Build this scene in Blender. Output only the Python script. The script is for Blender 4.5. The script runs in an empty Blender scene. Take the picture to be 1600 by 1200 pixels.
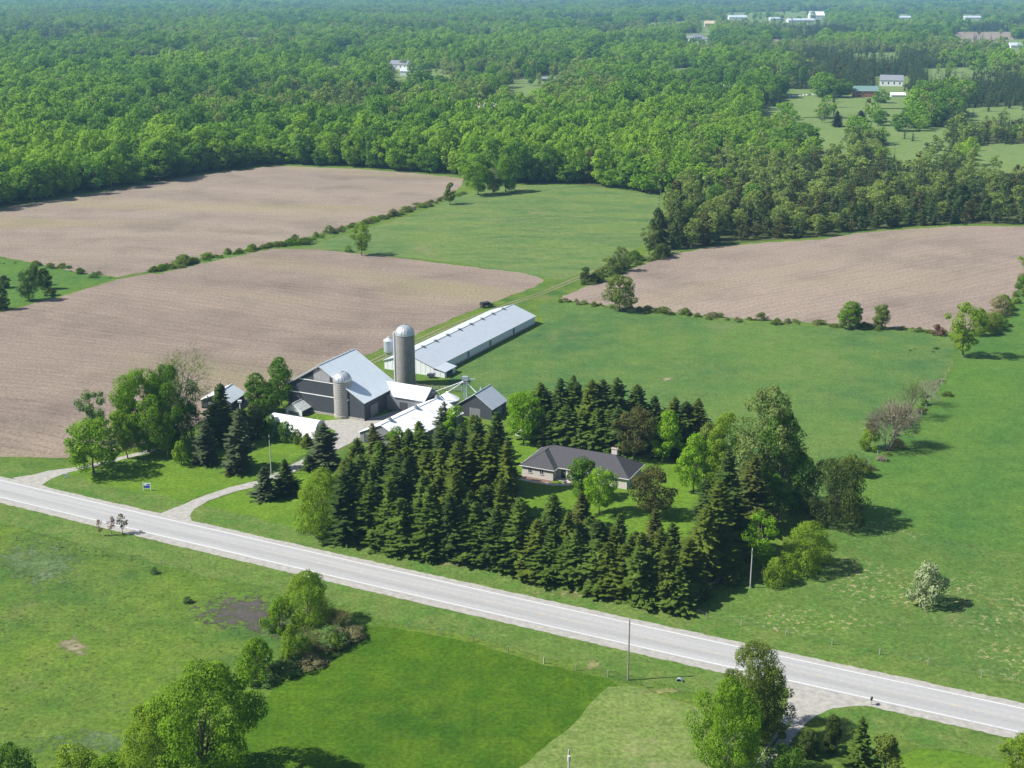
import bpy, bmesh, math, random
import numpy as np
from mathutils import Vector

scene = bpy.context.scene
COL = scene.collection
R_ = math.radians

# ------------------------------------------------------------------ camera
FPX, CAM_H = 2000.0, 108.0                    # focal length in 1600-px photo pixels, drone height in metres
PITCH = math.atan(630 / FPX)
cd = bpy.data.cameras.new('camera')
cam = bpy.data.objects.new('camera', cd)
COL.objects.link(cam)
cam.location = (0, 0, CAM_H)
cam.rotation_euler = (math.pi / 2 - PITCH, 0, 0)
cd.sensor_width = 36
cd.lens = 36 * FPX / 1600
cd.clip_start = 1
cd.clip_end = 40000
scene.camera = cam

# ------------------------------------------------------------------ sky, sun, exposure
SUN_EL, SUN_AZ = R_(45), R_(187)              # azimuth counter-clockwise from +X
world = bpy.data.worlds.new('World')
scene.world = world
world.use_nodes = True
nt = world.node_tree
bg = nt.nodes['Background']
sky = nt.nodes.new('ShaderNodeTexSky')
sky.sky_type = 'NISHITA'
sky.sun_disc = False
sky.sun_elevation = SUN_EL
sd = Vector((math.cos(SUN_AZ) * math.cos(SUN_EL), math.sin(SUN_AZ) * math.cos(SUN_EL), math.sin(SUN_EL)))
sky.sun_rotation = math.atan2(sd.x, sd.y) % (2 * math.pi)
nt.links.new(sky.outputs[0], bg.inputs[0])
bg.inputs[1].default_value = 0.075
sl = bpy.data.lights.new('sun', 'SUN')
sl.energy = 5.0
sl.angle = R_(0.53)
sl.color = (1.0, 0.972, 0.915)
sun = bpy.data.objects.new('sun', sl)
COL.objects.link(sun)
sun.rotation_euler = sd.to_track_quat('Z', 'Y').to_euler()
vs = scene.view_settings
vs.view_transform = 'Standard'
vs.look = 'None'
vs.gamma = 1
vs.use_curve_mapping = False
vs.exposure = 0.70
scene.render.engine = 'CYCLES'
cy = scene.cycles
cy.max_bounces = 6
cy.diffuse_bounces = 3
cy.glossy_bounces = 2
cy.transmission_bounces = 3
cy.volume_bounces = 0
cy.transparent_max_bounces = 8
cy.use_denoising = True

# ------------------------------------------------------------------ survey: points of the photo as places on the ground
_c, _s = math.cos(PITCH), math.sin(PITCH)


def G(x, y, z=0.0):
    u, v = (x - 800) / FPX, (600 - y) / FPX
    d = (u, _c + v * _s, -_s + v * _c)
    t = (z - CAM_H) / d[2]
    return (d[0] * t, d[1] * t)


def P(X, Y, Z):
    fw = Y * _c - (Z - CAM_H) * _s
    up = Y * _s + (Z - CAM_H) * _c
    return 800 + FPX * X / fw, 600 - FPX * up / fw


def height(x, yb, yt):
    g = G(x, yb)
    lo, hi = 0.0, 60.0
    for _ in range(40):
        m = (lo + hi) / 2
        if P(g[0], g[1], m)[1] > yt:
            lo = m
        else:
            hi = m
    return lo


def mper(x, y):
    g = G(x, y)
    return (g[1] * _c + CAM_H * _s) / FPX


# ------------------------------------------------------------------ materials
def newmat(name):
    m = bpy.data.materials.new(name)
    m.use_nodes = True
    n = m.node_tree
    b = n.nodes['Principled BSDF']
    return m, n, b


def N(nt_, t, **kw):
    n = nt_.nodes.new(t)
    for k, v in kw.items():
        setattr(n, k, v)
    return n


def pos_noise(nt_, scale, detail=3, rough=.55, vec=None, dist=0.0):
    n = N(nt_, 'ShaderNodeTexNoise')
    n.inputs['Scale'].default_value = scale
    n.inputs['Detail'].default_value = detail
    n.inputs['Roughness'].default_value = rough
    n.inputs['Distortion'].default_value = dist
    if vec is None:
        g = nt_.nodes.get('POS') or N(nt_, 'ShaderNodeNewGeometry', name='POS')
        vec = g.outputs['Position']
    nt_.links.new(vec, n.inputs['Vector'])
    return n.outputs['Fac']


def ramp(nt_, fac, stops):
    r = N(nt_, 'ShaderNodeValToRGB')
    e = r.color_ramp.elements
    while len(e) < len(stops):
        e.new(0.5)
    for el, (p, c) in zip(e, stops):
        el.position = p
        el.color = (*c, 1) if len(c) == 3 else c
    nt_.links.new(fac, r.inputs['Fac'])
    return r.outputs['Color']


def gray(v):
    return (v, v, v)


def mix(nt_, fac, a, b, mode='MIX'):
    m = N(nt_, 'ShaderNodeMix', data_type='RGBA', blend_type=mode)
    for sock, val in ((0, fac), (6, a), (7, b)):
        if isinstance(val, (int, float)):
            m.inputs[sock].default_value = val
        elif isinstance(val, tuple):
            m.inputs[sock].default_value = (*val, 1)
        else:
            nt_.links.new(val, m.inputs[sock])
    return m.outputs[2]


def bump(nt_, b, fac, strength, dist):
    bp = N(nt_, 'ShaderNodeBump')
    bp.inputs['Strength'].default_value = strength
    bp.inputs['Distance'].default_value = dist
    nt_.links.new(fac, bp.inputs['Height'])
    nt_.links.new(bp.outputs[0], b.inputs['Normal'])


def grass_mat(name, c1, c2, c3, big=.012, mid=.09, fine=1.3, straw=0.0, relief=.5, aniso=None, worn=None):
    m, n, b = newmat(name)
    vec = None
    if aniso:
        g = n.nodes.get('POS') or N(n, 'ShaderNodeNewGeometry', name='POS')
        mp = N(n, 'ShaderNodeMapping')
        mp.inputs['Rotation'].default_value = (0, 0, R_(aniso[0]))
        mp.inputs['Scale'].default_value = (1, aniso[1], 1)
        n.links.new(g.outputs['Position'], mp.inputs['Vector'])
        vec = mp.outputs[0]
    big_f = ramp(n, pos_noise(n, big, 4, .6, vec), [(.38, gray(0)), (.62, gray(1))])
    mid_f = ramp(n, pos_noise(n, mid, 5, .65, vec), [(.40, gray(0)), (.64, gray(1))])
    col = mix(n, big_f, c1, c2)
    col = mix(n, mix(n, .62, gray(0), mid_f), col, c3)
    ff = pos_noise(n, fine, 6, .75)
    col = mix(n, 1.0, col, ramp(n, ff, [(.30, gray(.55)), (.50, gray(1.0)), (.72, gray(1.5))]), 'MULTIPLY')
    f3 = pos_noise(n, .32, 4, .7)
    col = mix(n, 1.0, col, ramp(n, f3, [(.32, gray(.84)), (.5, gray(1.0)), (.68, gray(1.16))]), 'MULTIPLY')
    if straw > 0:
        s1 = ramp(n, pos_noise(n, .9, 5, .7), [(.66 - straw, gray(0)), (.72 - straw, gray(1))])
        s2 = ramp(n, pos_noise(n, .05, 3), [(.45, gray(0)), (.6, gray(1))])
        col = mix(n, mix(n, 1.0, s1, s2, 'MULTIPLY'), col, (.30, .27, .13))
    if worn:
        s3 = ramp(n, pos_noise(n, .035, 5, .65), [(.60, gray(0)), (.72, gray(.8))])
        col = mix(n, s3, col, worn)
    n.links.new(col, b.inputs['Base Color'])
    b.inputs['Roughness'].default_value = .9
    b.inputs['Specular IOR Level'].default_value = .1
    bump(n, b, ff, relief, .35)
    return m


def soil_mat(name, c1, c2, c3, green=(.16, .17, .07), rot=20, seed=0.0):
    m, n, b = newmat(name)
    g = N(n, 'ShaderNodeNewGeometry', name='POS')
    mp = N(n, 'ShaderNodeMapping')
    mp.inputs['Location'].default_value = (seed, seed * .7, 0)
    mp.inputs['Rotation'].default_value = (0, 0, R_(rot))
    n.links.new(g.outputs['Position'], mp.inputs['Vector'])
    ms = N(n, 'ShaderNodeMapping')
    ms.inputs['Scale'].default_value = (.2, 1, 1)
    # gently bent drill rows
    wn = N(n, 'ShaderNodeTexNoise')
    wn.inputs['Scale'].default_value = .006
    wn.inputs['Detail'].default_value = 1
    n.links.new(mp.outputs[0], wn.inputs['Vector'])
    va = N(n, 'ShaderNodeVectorMath', operation='MULTIPLY_ADD')
    va.inputs[1].default_value = (0, 60, 0)
    n.links.new(wn.outputs['Color'], va.inputs[0])
    n.links.new(mp.outputs[0], va.inputs[2])
    n.links.new(va.outputs[0], ms.inputs['Vector'])
    rows = pos_noise(n, .30, 6, .7, ms.outputs[0])
    rows2 = pos_noise(n, .035, 4, .6, ms.outputs[0])
    fine = pos_noise(n, 1.1, 6, .75)
    col = mix(n, ramp(n, rows2, [(.38, gray(0)), (.62, gray(1))]), c1, c2)
    col = mix(n, ramp(n, rows, [(.42, gray(0)), (.70, gray(.45))]), col, c3)
    wv = N(n, 'ShaderNodeTexWave', wave_type='BANDS', bands_direction='Y')
    wv.inputs['Scale'].default_value = .085
    wv.inputs['Distortion'].default_value = 1.2
    wv.inputs['Detail'].default_value = 3
    wv.inputs['Detail Scale'].default_value = .6
    n.links.new(va.outputs[0], wv.inputs['Vector'])
    col = mix(n, 1.0, col, ramp(n, wv.outputs['Fac'], [(.0, gray(.91)), (.25, gray(1.0)), (1.0, gray(1.03))]), 'MULTIPLY')
    damp = ramp(n, pos_noise(n, .03, 5, .65, mp.outputs[0]), [(.48, gray(1)), (.68, gray(.76))])
    col = mix(n, 1.0, col, damp, 'MULTIPLY')
    gp = ramp(n, pos_noise(n, .02, 4, .6, ms.outputs[0]), [(.52, gray(0)), (.66, gray(.5))])
    col = mix(n, gp, col, green)
    col = mix(n, 1.0, col, ramp(n, fine, [(.30, gray(.55)), (.5, gray(1)), (.72, gray(1.5))]), 'MULTIPLY')
    n.links.new(col, b.inputs['Base Color'])
    b.inputs['Roughness'].default_value = .95
    b.inputs['Specular IOR Level'].default_value = .1
    bump(n, b, fine, .5, .25)
    return m


def flat_mat(name, col, rough=.6, var=.15, scale=1.5, metal=0.0, spec=.3, streak=None, grime=None):
    m, n, b = newmat(name)
    tc = N(n, 'ShaderNodeTexCoord')
    vec = tc.outputs['Object']
    if streak:
        mp = N(n, 'ShaderNodeMapping')
        mp.inputs['Scale'].default_value = streak
        n.links.new(vec, mp.inputs['Vector'])
        vec = mp.outputs[0]
    f = pos_noise(n, scale, 5, .65, vec)
    c = mix(n, 1.0, col, ramp(n, f, [(.3, gray(1 - var)), (.7, gray(1 + var))]), 'MULTIPLY')
    if grime:
        gf = ramp(n, pos_noise(n, .35, 4, .6, tc.outputs['Object']), [(.5, gray(0)), (.72, gray(.7))])
        c = mix(n, gf, c, grime)
    n.links.new(c, b.inputs['Base Color'])
    b.inputs['Roughness'].default_value = rough
    b.inputs['Metallic'].default_value = metal
    b.inputs['Specular IOR Level'].default_value = spec
    return m


def leaf_mat(name, dark, light, trans=.32, rough=.6):
    if trans >= .3 and rough < .7:
        k = (1.24, 1.36, 1.30)
        dark, light = tuple(a * b for a, b in zip(dark, k)), tuple(a * b for a, b in zip(light, k))
    m, n, b = newmat(name)
    g = N(n, 'ShaderNodeNewGeometry', name='POS')
    oi = N(n, 'ShaderNodeObjectInfo')
    isl = g.outputs['Random Per Island']
    at = N(n, 'ShaderNodeAttribute', attribute_name='clump')
    f = mix(n, .45, mix(n, .40, oi.outputs['Random'], isl), at.outputs['Fac'])
    col = mix(n, f, dark, light)
    nz = ramp(n, pos_noise(n, .45, 3, .6), [(.35, gray(.82)), (.65, gray(1.18))])
    col = mix(n, 1.0, col, nz, 'MULTIPLY')
    n.links.new(col, b.inputs['Base Color'])
    b.inputs['Roughness'].default_value = rough
    b.inputs['Specular IOR Level'].default_value = .06
    t = N(n, 'ShaderNodeBsdfTranslucent')
    tcol = mix(n, 1.0, col, (1.15, 1.25, .6), 'MULTIPLY')
    n.links.new(tcol, t.inputs['Color'])
    mx = N(n, 'ShaderNodeMixShader')
    mx.inputs[0].default_value = trans
    n.links.new(b.outputs[0], mx.inputs[1])
    n.links.new(t.outputs[0], mx.inputs[2])
    n.links.new(mx.outputs[0], n.nodes['Material Output'].inputs['Surface'])
    return m


M = {}
M['ground'] = grass_mat('rough_grass_ground', (.096, .158, .017), (.046, .106, .021), (.128, .172, .030), big=.028, mid=.11, worn=(.150, .155, .06), straw=.012)
M['pasture'] = grass_mat('pasture_grass', (.082, .152, .031), (.050, .112, .034), (.116, .168, .040), big=.020, mid=.09, worn=(.135, .158, .064))
M['meadow'] = grass_mat('even_meadow_grass', (.074, .150, .023), (.052, .120, .024), (.098, .164, .027), big=.014, mid=.07, relief=.3)
M['hay'] = grass_mat('hay_grass', (.108, .170, .042), (.064, .130, .040), (.156, .180, .056), big=.020, mid=.06, relief=.3, aniso=(25, 2.5), worn=(.19, .185, .085))
M['lush'] = grass_mat('lush_grass', (.050, .112, .005), (.032, .084, .005), (.080, .136, .008), big=.04, mid=.15, relief=.45)
M['lawn'] = grass_mat('mown_lawn', (.096, .176, .013), (.072, .146, .013), (.120, .188, .020), big=.04, mid=.2, relief=.2)
M['mown'] = grass_mat('mown_field_grass', (.130, .188, .042), (.102, .162, .036), (.175, .200, .068), big=.04, mid=.25, relief=.3, aniso=(60, 4), worn=(.26, .24, .13))
M['specked'] = grass_mat('straw_flecked_grass', (.080, .148, .025), (.052, .116, .026), (.114, .162, .034), big=.03, mid=.12, straw=.12, worn=(.14, .158, .055))
M['verge'] = grass_mat('verge_grass', (.070, .142, .024), (.094, .156, .028), (.132, .168, .044), big=.05, mid=.2, straw=.02, relief=.6)
M['weedy'] = grass_mat('bluish_weeds', (.090, .145, .048), (.115, .155, .075), (.080, .130, .036), big=.08, mid=.3, relief=.8)
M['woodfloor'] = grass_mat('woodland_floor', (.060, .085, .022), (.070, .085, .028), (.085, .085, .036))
M['fairway'] = grass_mat('fairway_grass', (.135, .195, .055), (.115, .175, .048), (.16, .20, .065), relief=.2)
M['soil_a'] = soil_mat('stubble_soil_near', (.232, .182, .142), (.188, .146, .118), (.282, .228, .178), rot=20, seed=11, green=(.24, .215, .11))
M['soil_b'] = soil_mat('stubble_soil_upper', (.250, .200, .156), (.206, .164, .130), (.305, .250, .196), rot=12, seed=57, green=(.26, .225, .12))
M['soil_d'] = soil_mat('tilled_soil_right', (.254, .200, .158), (.216, .170, .136), (.310, .252, .200), rot=-38, seed=140, green=(.27, .225, .14))
M['straw'] = grass_mat('dry_straw_grass', (.165, .175, .062), (.140, .165, .050), (.22, .205, .09), big=.08, mid=.3)
M['trackdirt'] = soil_mat('worn_track_soil', (.22, .205, .12), (.16, .165, .075), (.27, .24, .15), seed=5, green=(.11, .15, .04))
M['bare'] = soil_mat('scorched_soil', (.100, .085, .072), (.070, .062, .062), (.145, .125, .10), seed=3, green=(.09, .12, .04))
M['dirt'] = soil_mat('pale_dirt', (.29, .255, .165), (.23, .20, .12), (.33, .29, .19), seed=9)
M['gravel'] = flat_mat('gravel', (.315, .300, .270), .95, .22, .9)
M['sand'] = flat_mat('sand', (.38, .33, .24), .95, .1, .5)


def asphalt_mat():
    m, n, b = newmat('worn_asphalt')
    uv = N(n, 'ShaderNodeUVMap')
    sx = N(n, 'ShaderNodeSeparateXYZ')
    n.links.new(uv.outputs[0], sx.inputs[0])
    base = (.345, .340, .332)
    # lanes across the road: u in 0..1 from the north edge; the south lane is a darker resurfaced band
    band = ramp(n, sx.outputs['X'], [(.0, gray(1.0)), (.18, gray(.95)), (.28, gray(1.02)), (.40, gray(.94)), (.50, gray(1.03)),
                                     (.56, gray(.90)), (.68, gray(.85)), (.76, gray(.93)), (.84, gray(1.0)), (1.0, gray(1.04))])
    mp = N(n, 'ShaderNodeMapping')
    mp.inputs['Scale'].default_value = (8, .03, 1)
    n.links.new(uv.outputs[0], mp.inputs['Vector'])
    st = pos_noise(n, 1.0, 5, .65, mp.outputs[0])
    c = mix(n, 1.0, base, band, 'MULTIPLY')
    c = mix(n, 1.0, c, ramp(n, st, [(.3, gray(.9)), (.7, gray(1.09))]), 'MULTIPLY')
    c = mix(n, 1.0, c, ramp(n, pos_noise(n, 1.5, 6, .8), [(.3, gray(.9)), (.7, gray(1.1))]), 'MULTIPLY')
    n.links.new(c, b.inputs['Base Color'])
    b.inputs['Roughness'].default_value = .85
    b.inputs['Specular IOR Level'].default_value = .25
    return m


def worn_paint(name, col, thr):
    m, n, b = newmat(name)
    f = ramp(n, pos_noise(n, .8, 6, .75), [(thr, gray(0)), (thr + .16, gray(1))])
    c = mix(n, f, (.34, .335, .32), col)
    n.links.new(c, b.inputs['Base Color'])
    b.inputs['Roughness'].default_value = .7
    return m


M['asphalt'] = asphalt_mat()
M['white_line'] = worn_paint('white_road_paint', (.66, .66, .65), .28)
M['yellow_line'] = worn_paint('worn_yellow_road_paint', (.54, .40, .19), .50)

M['maple'] = leaf_mat('maple_leaves', (.085, .155, .008), (.150, .230, .016), .40)
M['maple_deep'] = leaf_mat('deep_green_leaves', (.050, .105, .010), (.100, .165, .018), .36)
M['bright'] = leaf_mat('fresh_lime_leaves', (.120, .215, .008), (.185, .285, .016), .42)
M['olive'] = leaf_mat('olive_leaves', (.085, .115, .016), (.145, .170, .034), .36)
M['yellowgreen'] = leaf_mat('yellow_green_leaves', (.120, .180, .012), (.185, .240, .024), .40)
M['grey_green'] = leaf_mat('grey_green_leaves', (.110, .140, .038), (.175, .200, .065), .36)
M['pale'] = leaf_mat('silvery_willow_leaves', (.190, .215, .110), (.270, .285, .165), .3)
M['bluish'] = leaf_mat('bluish_green_leaves', (.085, .140, .040), (.125, .180, .052), .36)
M['purple'] = leaf_mat('bronze_green_leaves', (.060, .070, .018), (.115, .115, .032), .28)
M['redbud'] = leaf_mat('reddish_young_leaves', (.16, .085, .06), (.22, .12, .08), .25)
M['twigs'] = leaf_mat('bare_twig_sprays', (.190, .165, .115), (.29, .25, .19), .2, .8)
M['brownbrush'] = leaf_mat('dry_brown_brush', (.165, .168, .065), (.250, .230, .115), .25, .8)
M['spruce'] = leaf_mat('spruce_needles', (.056, .104, .015), (.128, .190, .032), .22)
M['spruce_dark'] = leaf_mat('dark_spruce_needles', (.034, .066, .014), (.080, .126, .026), .18)
M['spruce_blue'] = leaf_mat('blue_spruce_needles', (.060, .086, .036), (.110, .140, .062), .16)
M['spruce_olive'] = leaf_mat('olive_spruce_needles', (.066, .102, .012), (.130, .172, .026), .22)
M['spruce_rust'] = leaf_mat('bronze_spruce_needles', (.064, .080, .016), (.118, .134, .030), .18)
M['cedar'] = leaf_mat('cedar_sprays', (.036, .062, .010), (.080, .110, .024), .2)
M['cedar_rust'] = leaf_mat('brownish_cedar_sprays', (.058, .064, .016), (.100, .098, .030), .2)
M['f_maple'] = leaf_mat('woodland_maple_leaves', (.088, .170, .012), (.205, .300, .030), .42)
M['f_deep'] = leaf_mat('woodland_dark_leaves', (.055, .120, .014), (.130, .215, .026), .38)
M['f_grey'] = leaf_mat('woodland_budding_leaves', (.120, .160, .034), (.225, .250, .066), .38)
M['f_cedar'] = leaf_mat('woodland_cedar_sprays', (.040, .072, .018), (.095, .130, .034), .22)
M['f_lime'] = leaf_mat('woodland_lime_leaves', (.120, .200, .012), (.235, .320, .035), .44)
M['f_con'] = leaf_mat('woodland_conifer_needles', (.026, .052, .018), (.060, .092, .030), .18)
M['bark'] = flat_mat('bark', (.13, .105, .08), .9, .3, 4, streak=(1, 1, .2))
M['bark_pale'] = flat_mat('pale_bark', (.30, .27, .225), .9, .25, 4, streak=(1, 1, .2))
M['tuft'] = leaf_mat('grass_tuft_blades', (.080, .148, .026), (.130, .178, .042), .25, .8)

M['barnwood'] = flat_mat('weathered_black_barn_boards', (.052, .058, .068), .85, .35, 2.5, streak=(4, 4, .25))
M['barnwood_light'] = flat_mat('bleached_barn_boards', (.30, .29, .30), .85, .22, 2.5, streak=(4, 4, .25))
M['greysiding'] = flat_mat('grey_barn_boards', (.18, .185, .195), .85, .3, 2.5, streak=(4, 4, .25))
M['steelroof'] = flat_mat('galvanised_roof_sheets', (.66, .72, .75), .45, .07, 1.2, .0, .5, streak=(.3, 3, .3), grime=(.61, .66, .68))
M['whiteroof'] = flat_mat('pale_metal_roof_sheets', (.49, .53, .57), .45, .09, 1.2, .1, .5, streak=(3, .3, .3))
M['brightroof'] = flat_mat('white_roof_sheets', (.84, .85, .86), .5, .04, 1.0, 0, .5, streak=(3, .3, .3))
M['clearroof'] = flat_mat('translucent_fibreglass_roof', (.56, .57, .56), .5, .3, 2.0, 0, .4, streak=(3, .4, .4))
M['whitewall'] = flat_mat('white_ribbed_siding', (.66, .68, .69), .7, .08, 2.0, streak=(6, 6, .3))
M['quonset'] = flat_mat('white_canvas_cover', (.80, .80, .80), .7, .04, 1)
M['quonset_end'] = flat_mat('grey_canvas_end', (.46, .47, .49), .7, .08, 1)
M['stave'] = flat_mat('concrete_silo_staves', (.36, .35, .325), .9, .25, 2.2, streak=(2, 2, .5), grime=(.24, .235, .22))
M['stave_dark'] = flat_mat('old_concrete_silo_staves', (.27, .265, .25), .9, .28, 2.2, streak=(2, 2, .5), grime=(.19, .185, .175))
M['hoop'] = flat_mat('rusted_steel_hoops', (.20, .185, .17), .7, .3, 3, .2)
M['dome'] = flat_mat('silver_dome_panels', (.50, .52, .53), .38, .12, 2, .45, .5)
M['galv'] = flat_mat('galvanised_steel', (.42, .47, .52), .42, .12, 2, .35, .5)
M['dark'] = flat_mat('dark_opening', (.02, .02, .022), .8, .1)
M['foundation'] = flat_mat('fieldstone_foundation', (.34, .31, .27), .95, .3, 2.2)
M['trim'] = flat_mat('white_trim', (.72, .72, .72), .6, .05)
M['housewall'] = flat_mat('cream_brick', (.54, .50, .455), .85, .08, 5)
M['shingle'] = flat_mat('charcoal_shingles', (.062, .060, .066), .85, .22, 3.5)
M['glass'] = flat_mat('window_glass', (.03, .035, .04), .12, .05, 1, 0, .6)
M['chimney'] = flat_mat('pale_chimney_brick', (.60, .52, .47), .9, .15, 6)
M['mulch'] = flat_mat('mulch', (.16, .10, .075), .95, .3, 2)
M['concrete'] = flat_mat('concrete', (.42, .38, .34), .9, .12, 1.5)
M['pole'] = flat_mat('weathered_pole_wood', (.24, .21, .18), .9, .2, 3, streak=(3, 3, .2))
M['palepole'] = flat_mat('pale_grey_pole_wood', (.42, .41, .39), .9, .15, 3, streak=(3, 3, .2))
M['post'] = flat_mat('grey_fence_wood', (.36, .33, .29), .9, .2, 3, streak=(3, 3, .3))
M['wire'] = flat_mat('wire', (.10, .10, .10), .5, .1, 1, .5)
M['blue'] = flat_mat('blue_print', (.03, .07, .38), .5, .05)
M['signwhite'] = flat_mat('white_sign_board', (.80, .81, .82), .5, .03)
M['black'] = flat_mat('black_metal', (.03, .03, .035), .5, .1)
M['rust'] = flat_mat('rusty_steel', (.12, .08, .06), .8, .3, 2)
M['redbrown'] = flat_mat('red_brown_siding', (.30, .11, .07), .8, .1)
M['teal'] = flat_mat('teal_roof_sheets', (.15, .24, .225), .5, .08)
M['greyroof'] = flat_mat('grey_shingles', (.20, .21, .24), .85, .15)
M['beige'] = flat_mat('beige_siding', (.55, .45, .30), .8, .1)
M['carpaint'] = flat_mat('pale_car_paint', (.62, .64, .66), .3, .1, 1, .1, .5)
M['cardark'] = flat_mat('dark_car_paint', (.05, .06, .09), .3, .1, 1, .1, .5)


# ------------------------------------------------------------------ object helpers
def tag(o, label=None, cat=None, group=None, kind=None):
    if label:
        o['label'] = label
    if cat:
        o['category'] = cat
    if group:
        o['group'] = group
    if kind:
        o['kind'] = kind
    return o


def thing(name, label, cat, loc=(0, 0, 0), rz=0.0, group=None):
    o = bpy.data.objects.new(name, None)
    o.empty_display_size = .5
    COL.objects.link(o)
    o.location = loc
    o.rotation_euler = (0, 0, rz)
    return tag(o, label, cat, group)


def link_mesh(name, me, parent=None):
    o = bpy.data.objects.new(name, me)
    COL.objects.link(o)
    if parent is not None:
        o.parent = parent
    return o


def mesh(name, verts, faces, mat, smooth=False):
    me = bpy.data.meshes.new(name)
    me.from_pydata([tuple(map(float, v)) for v in verts], [], faces)
    for m_ in (mat if isinstance(mat, (list, tuple)) else [mat]):
        me.materials.append(m_)
    if smooth:
        me.polygons.foreach_set('use_smooth', [True] * len(me.polygons))
    me.update()
    return me


class MB:
    """collects boxes, tubes, slabs into one mesh"""

    def __init__(self):
        self.v, self.f = [], []

    def add(self, vs_, fs_):
        k = len(self.v)
        self.v += [tuple(v) for v in vs_]
        self.f += [tuple(i + k for i in f) for f in fs_]
        return self

    def box(self, x0, x1, y0, y1, z0, z1):
        return self.add([(x0, y0, z0), (x1, y0, z0), (x1, y1, z0), (x0, y1, z0), (x0, y0, z1), (x1, y0, z1), (x1, y1, z1), (x0, y1, z1)],
                        [(3, 2, 1, 0), (4, 5, 6, 7), (0, 1, 5, 4), (1, 2, 6, 5), (2, 3, 7, 6), (3, 0, 4, 7)])

    def tube(self, a, b, r0, r1=None, n=6, caps=True):
        r1 = r0 if r1 is None else r1
        a, b = Vector(a), Vector(b)
        d = (b - a).normalized()
        x = d.orthogonal().normalized()
        y = d.cross(x)
        vs_ = []
        for p, r in ((a, r0), (b, r1)):
            for i in range(n):
                t = 2 * math.pi * i / n
                vs_.append(p + x * (r * math.cos(t)) + y * (r * math.sin(t)))
        fs_ = [(i, (i + 1) % n, n + (i + 1) % n, n + i) for i in range(n)]
        if caps:
            fs_ += [tuple(range(n - 1, -1, -1)), tuple(range(n, 2 * n))]
        return self.add(vs_, fs_)

    def lathe(self, prof, n=24, cx=0, cy=0):
        vs_, fs_ = [], []
        for r, z in prof:
            for i in range(n):
                t = 2 * math.pi * i / n
                vs_.append((cx + r * math.cos(t), cy + r * math.sin(t), z))
        for k in range(len(prof) - 1):
            for i in range(n):
                j = (i + 1) % n
                fs_.append((k * n + i, k * n + j, (k + 1) * n + j, (k + 1) * n + i))
        return self.add(vs_, fs_)

    def slab(self, pts, t):
        """polygon with thickness t downwards along its normal"""
        p = [Vector(q) for q in pts]
        nrm = (p[1] - p[0]).cross(p[2] - p[0]).normalized()
        if nrm.z < 0:
            p.reverse()
            nrm = -nrm
        n = len(p)
        vs_ = p + [q - nrm * t for q in p]
        fs_ = [tuple(range(n)), tuple(range(2 * n - 1, n - 1, -1))]
        fs_ += [(i, i + n, (i + 1) % n + n, (i + 1) % n) for i in range(n)]
        return self.add(vs_, fs_)

    def prism_y(self, prof, y0, y1):
        n = len(prof)
        vs_ = [(x, y0, z) for x, z in prof] + [(x, y1, z) for x, z in prof]
        fs_ = [tuple(range(n)), tuple(range(2 * n - 1, n - 1, -1))] + [(i + n, (i + 1) % n + n, (i + 1) % n, i) for i in range(n)]
        return self.add(vs_, fs_)

    def build(self, name, mat, parent=None, smooth=False):
        return link_mesh(name, mesh(name, self.v, self.f, mat, smooth), parent)


rng = np.random.default_rng(7)
random.seed(7)


def poly_pts(px, jitter=0.0, step=3.0, seed=0):
    rg = random.Random(seed)
    w = [G(*p) for p in px]
    out = []
    for i, a in enumerate(w):
        b = w[(i + 1) % len(w)]
        L = math.dist(a, b)
        k = max(1, min(200, int(L / step)))
        nx, ny = -(b[1] - a[1]) / max(L, .01), (b[0] - a[0]) / max(L, .01)
        for j in range(k):
            t = j / k
            q = rg.uniform(-1, 1) * jitter
            out.append((a[0] + (b[0] - a[0]) * t + nx * q, a[1] + (b[1] - a[1]) * t + ny * q))
    return out


def sheet(name, label, px, mat, z, jitter=.5, step=3.0, world_pts=None, kind='structure'):
    pts = world_pts or poly_pts(px, jitter, step, hash(name) % 1000 if False else len(px) * 7 + int(z * 1000))
    bm = bmesh.new()
    f = bm.faces.new([bm.verts.new((x, y, z)) for x, y in pts])
    f.normal_update()
    if f.normal.z < 0:
        f.normal_flip()
    bmesh.ops.triangulate(bm, faces=[f])
    me = bpy.data.meshes.new(name)
    bm.to_mesh(me)
    bm.free()
    me.materials.append(M[mat])
    o = link_mesh(name, me)
    return tag(o, label, kind=kind)


# ------------------------------------------------------------------ the land
gx = np.concatenate([np.linspace(-16000, -800, 16), np.linspace(-600, 600, 13), np.linspace(800, 16000, 16)])
gy = np.concatenate([np.linspace(-300, 1200, 16), np.linspace(1500, 22000, 28)])
vv = [(x, y, 0) for y in gy for x in gx]
nx_ = len(gx)
ff_ = [(j * nx_ + i, j * nx_ + i + 1, (j + 1) * nx_ + i + 1, (j + 1) * nx_ + i) for j in range(len(gy) - 1) for i in range(nx_ - 1)]
tag(link_mesh('ground', mesh('ground', vv, ff_, M['ground'])), 'rough green pasture ground running off to the horizon', kind='structure')

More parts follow.
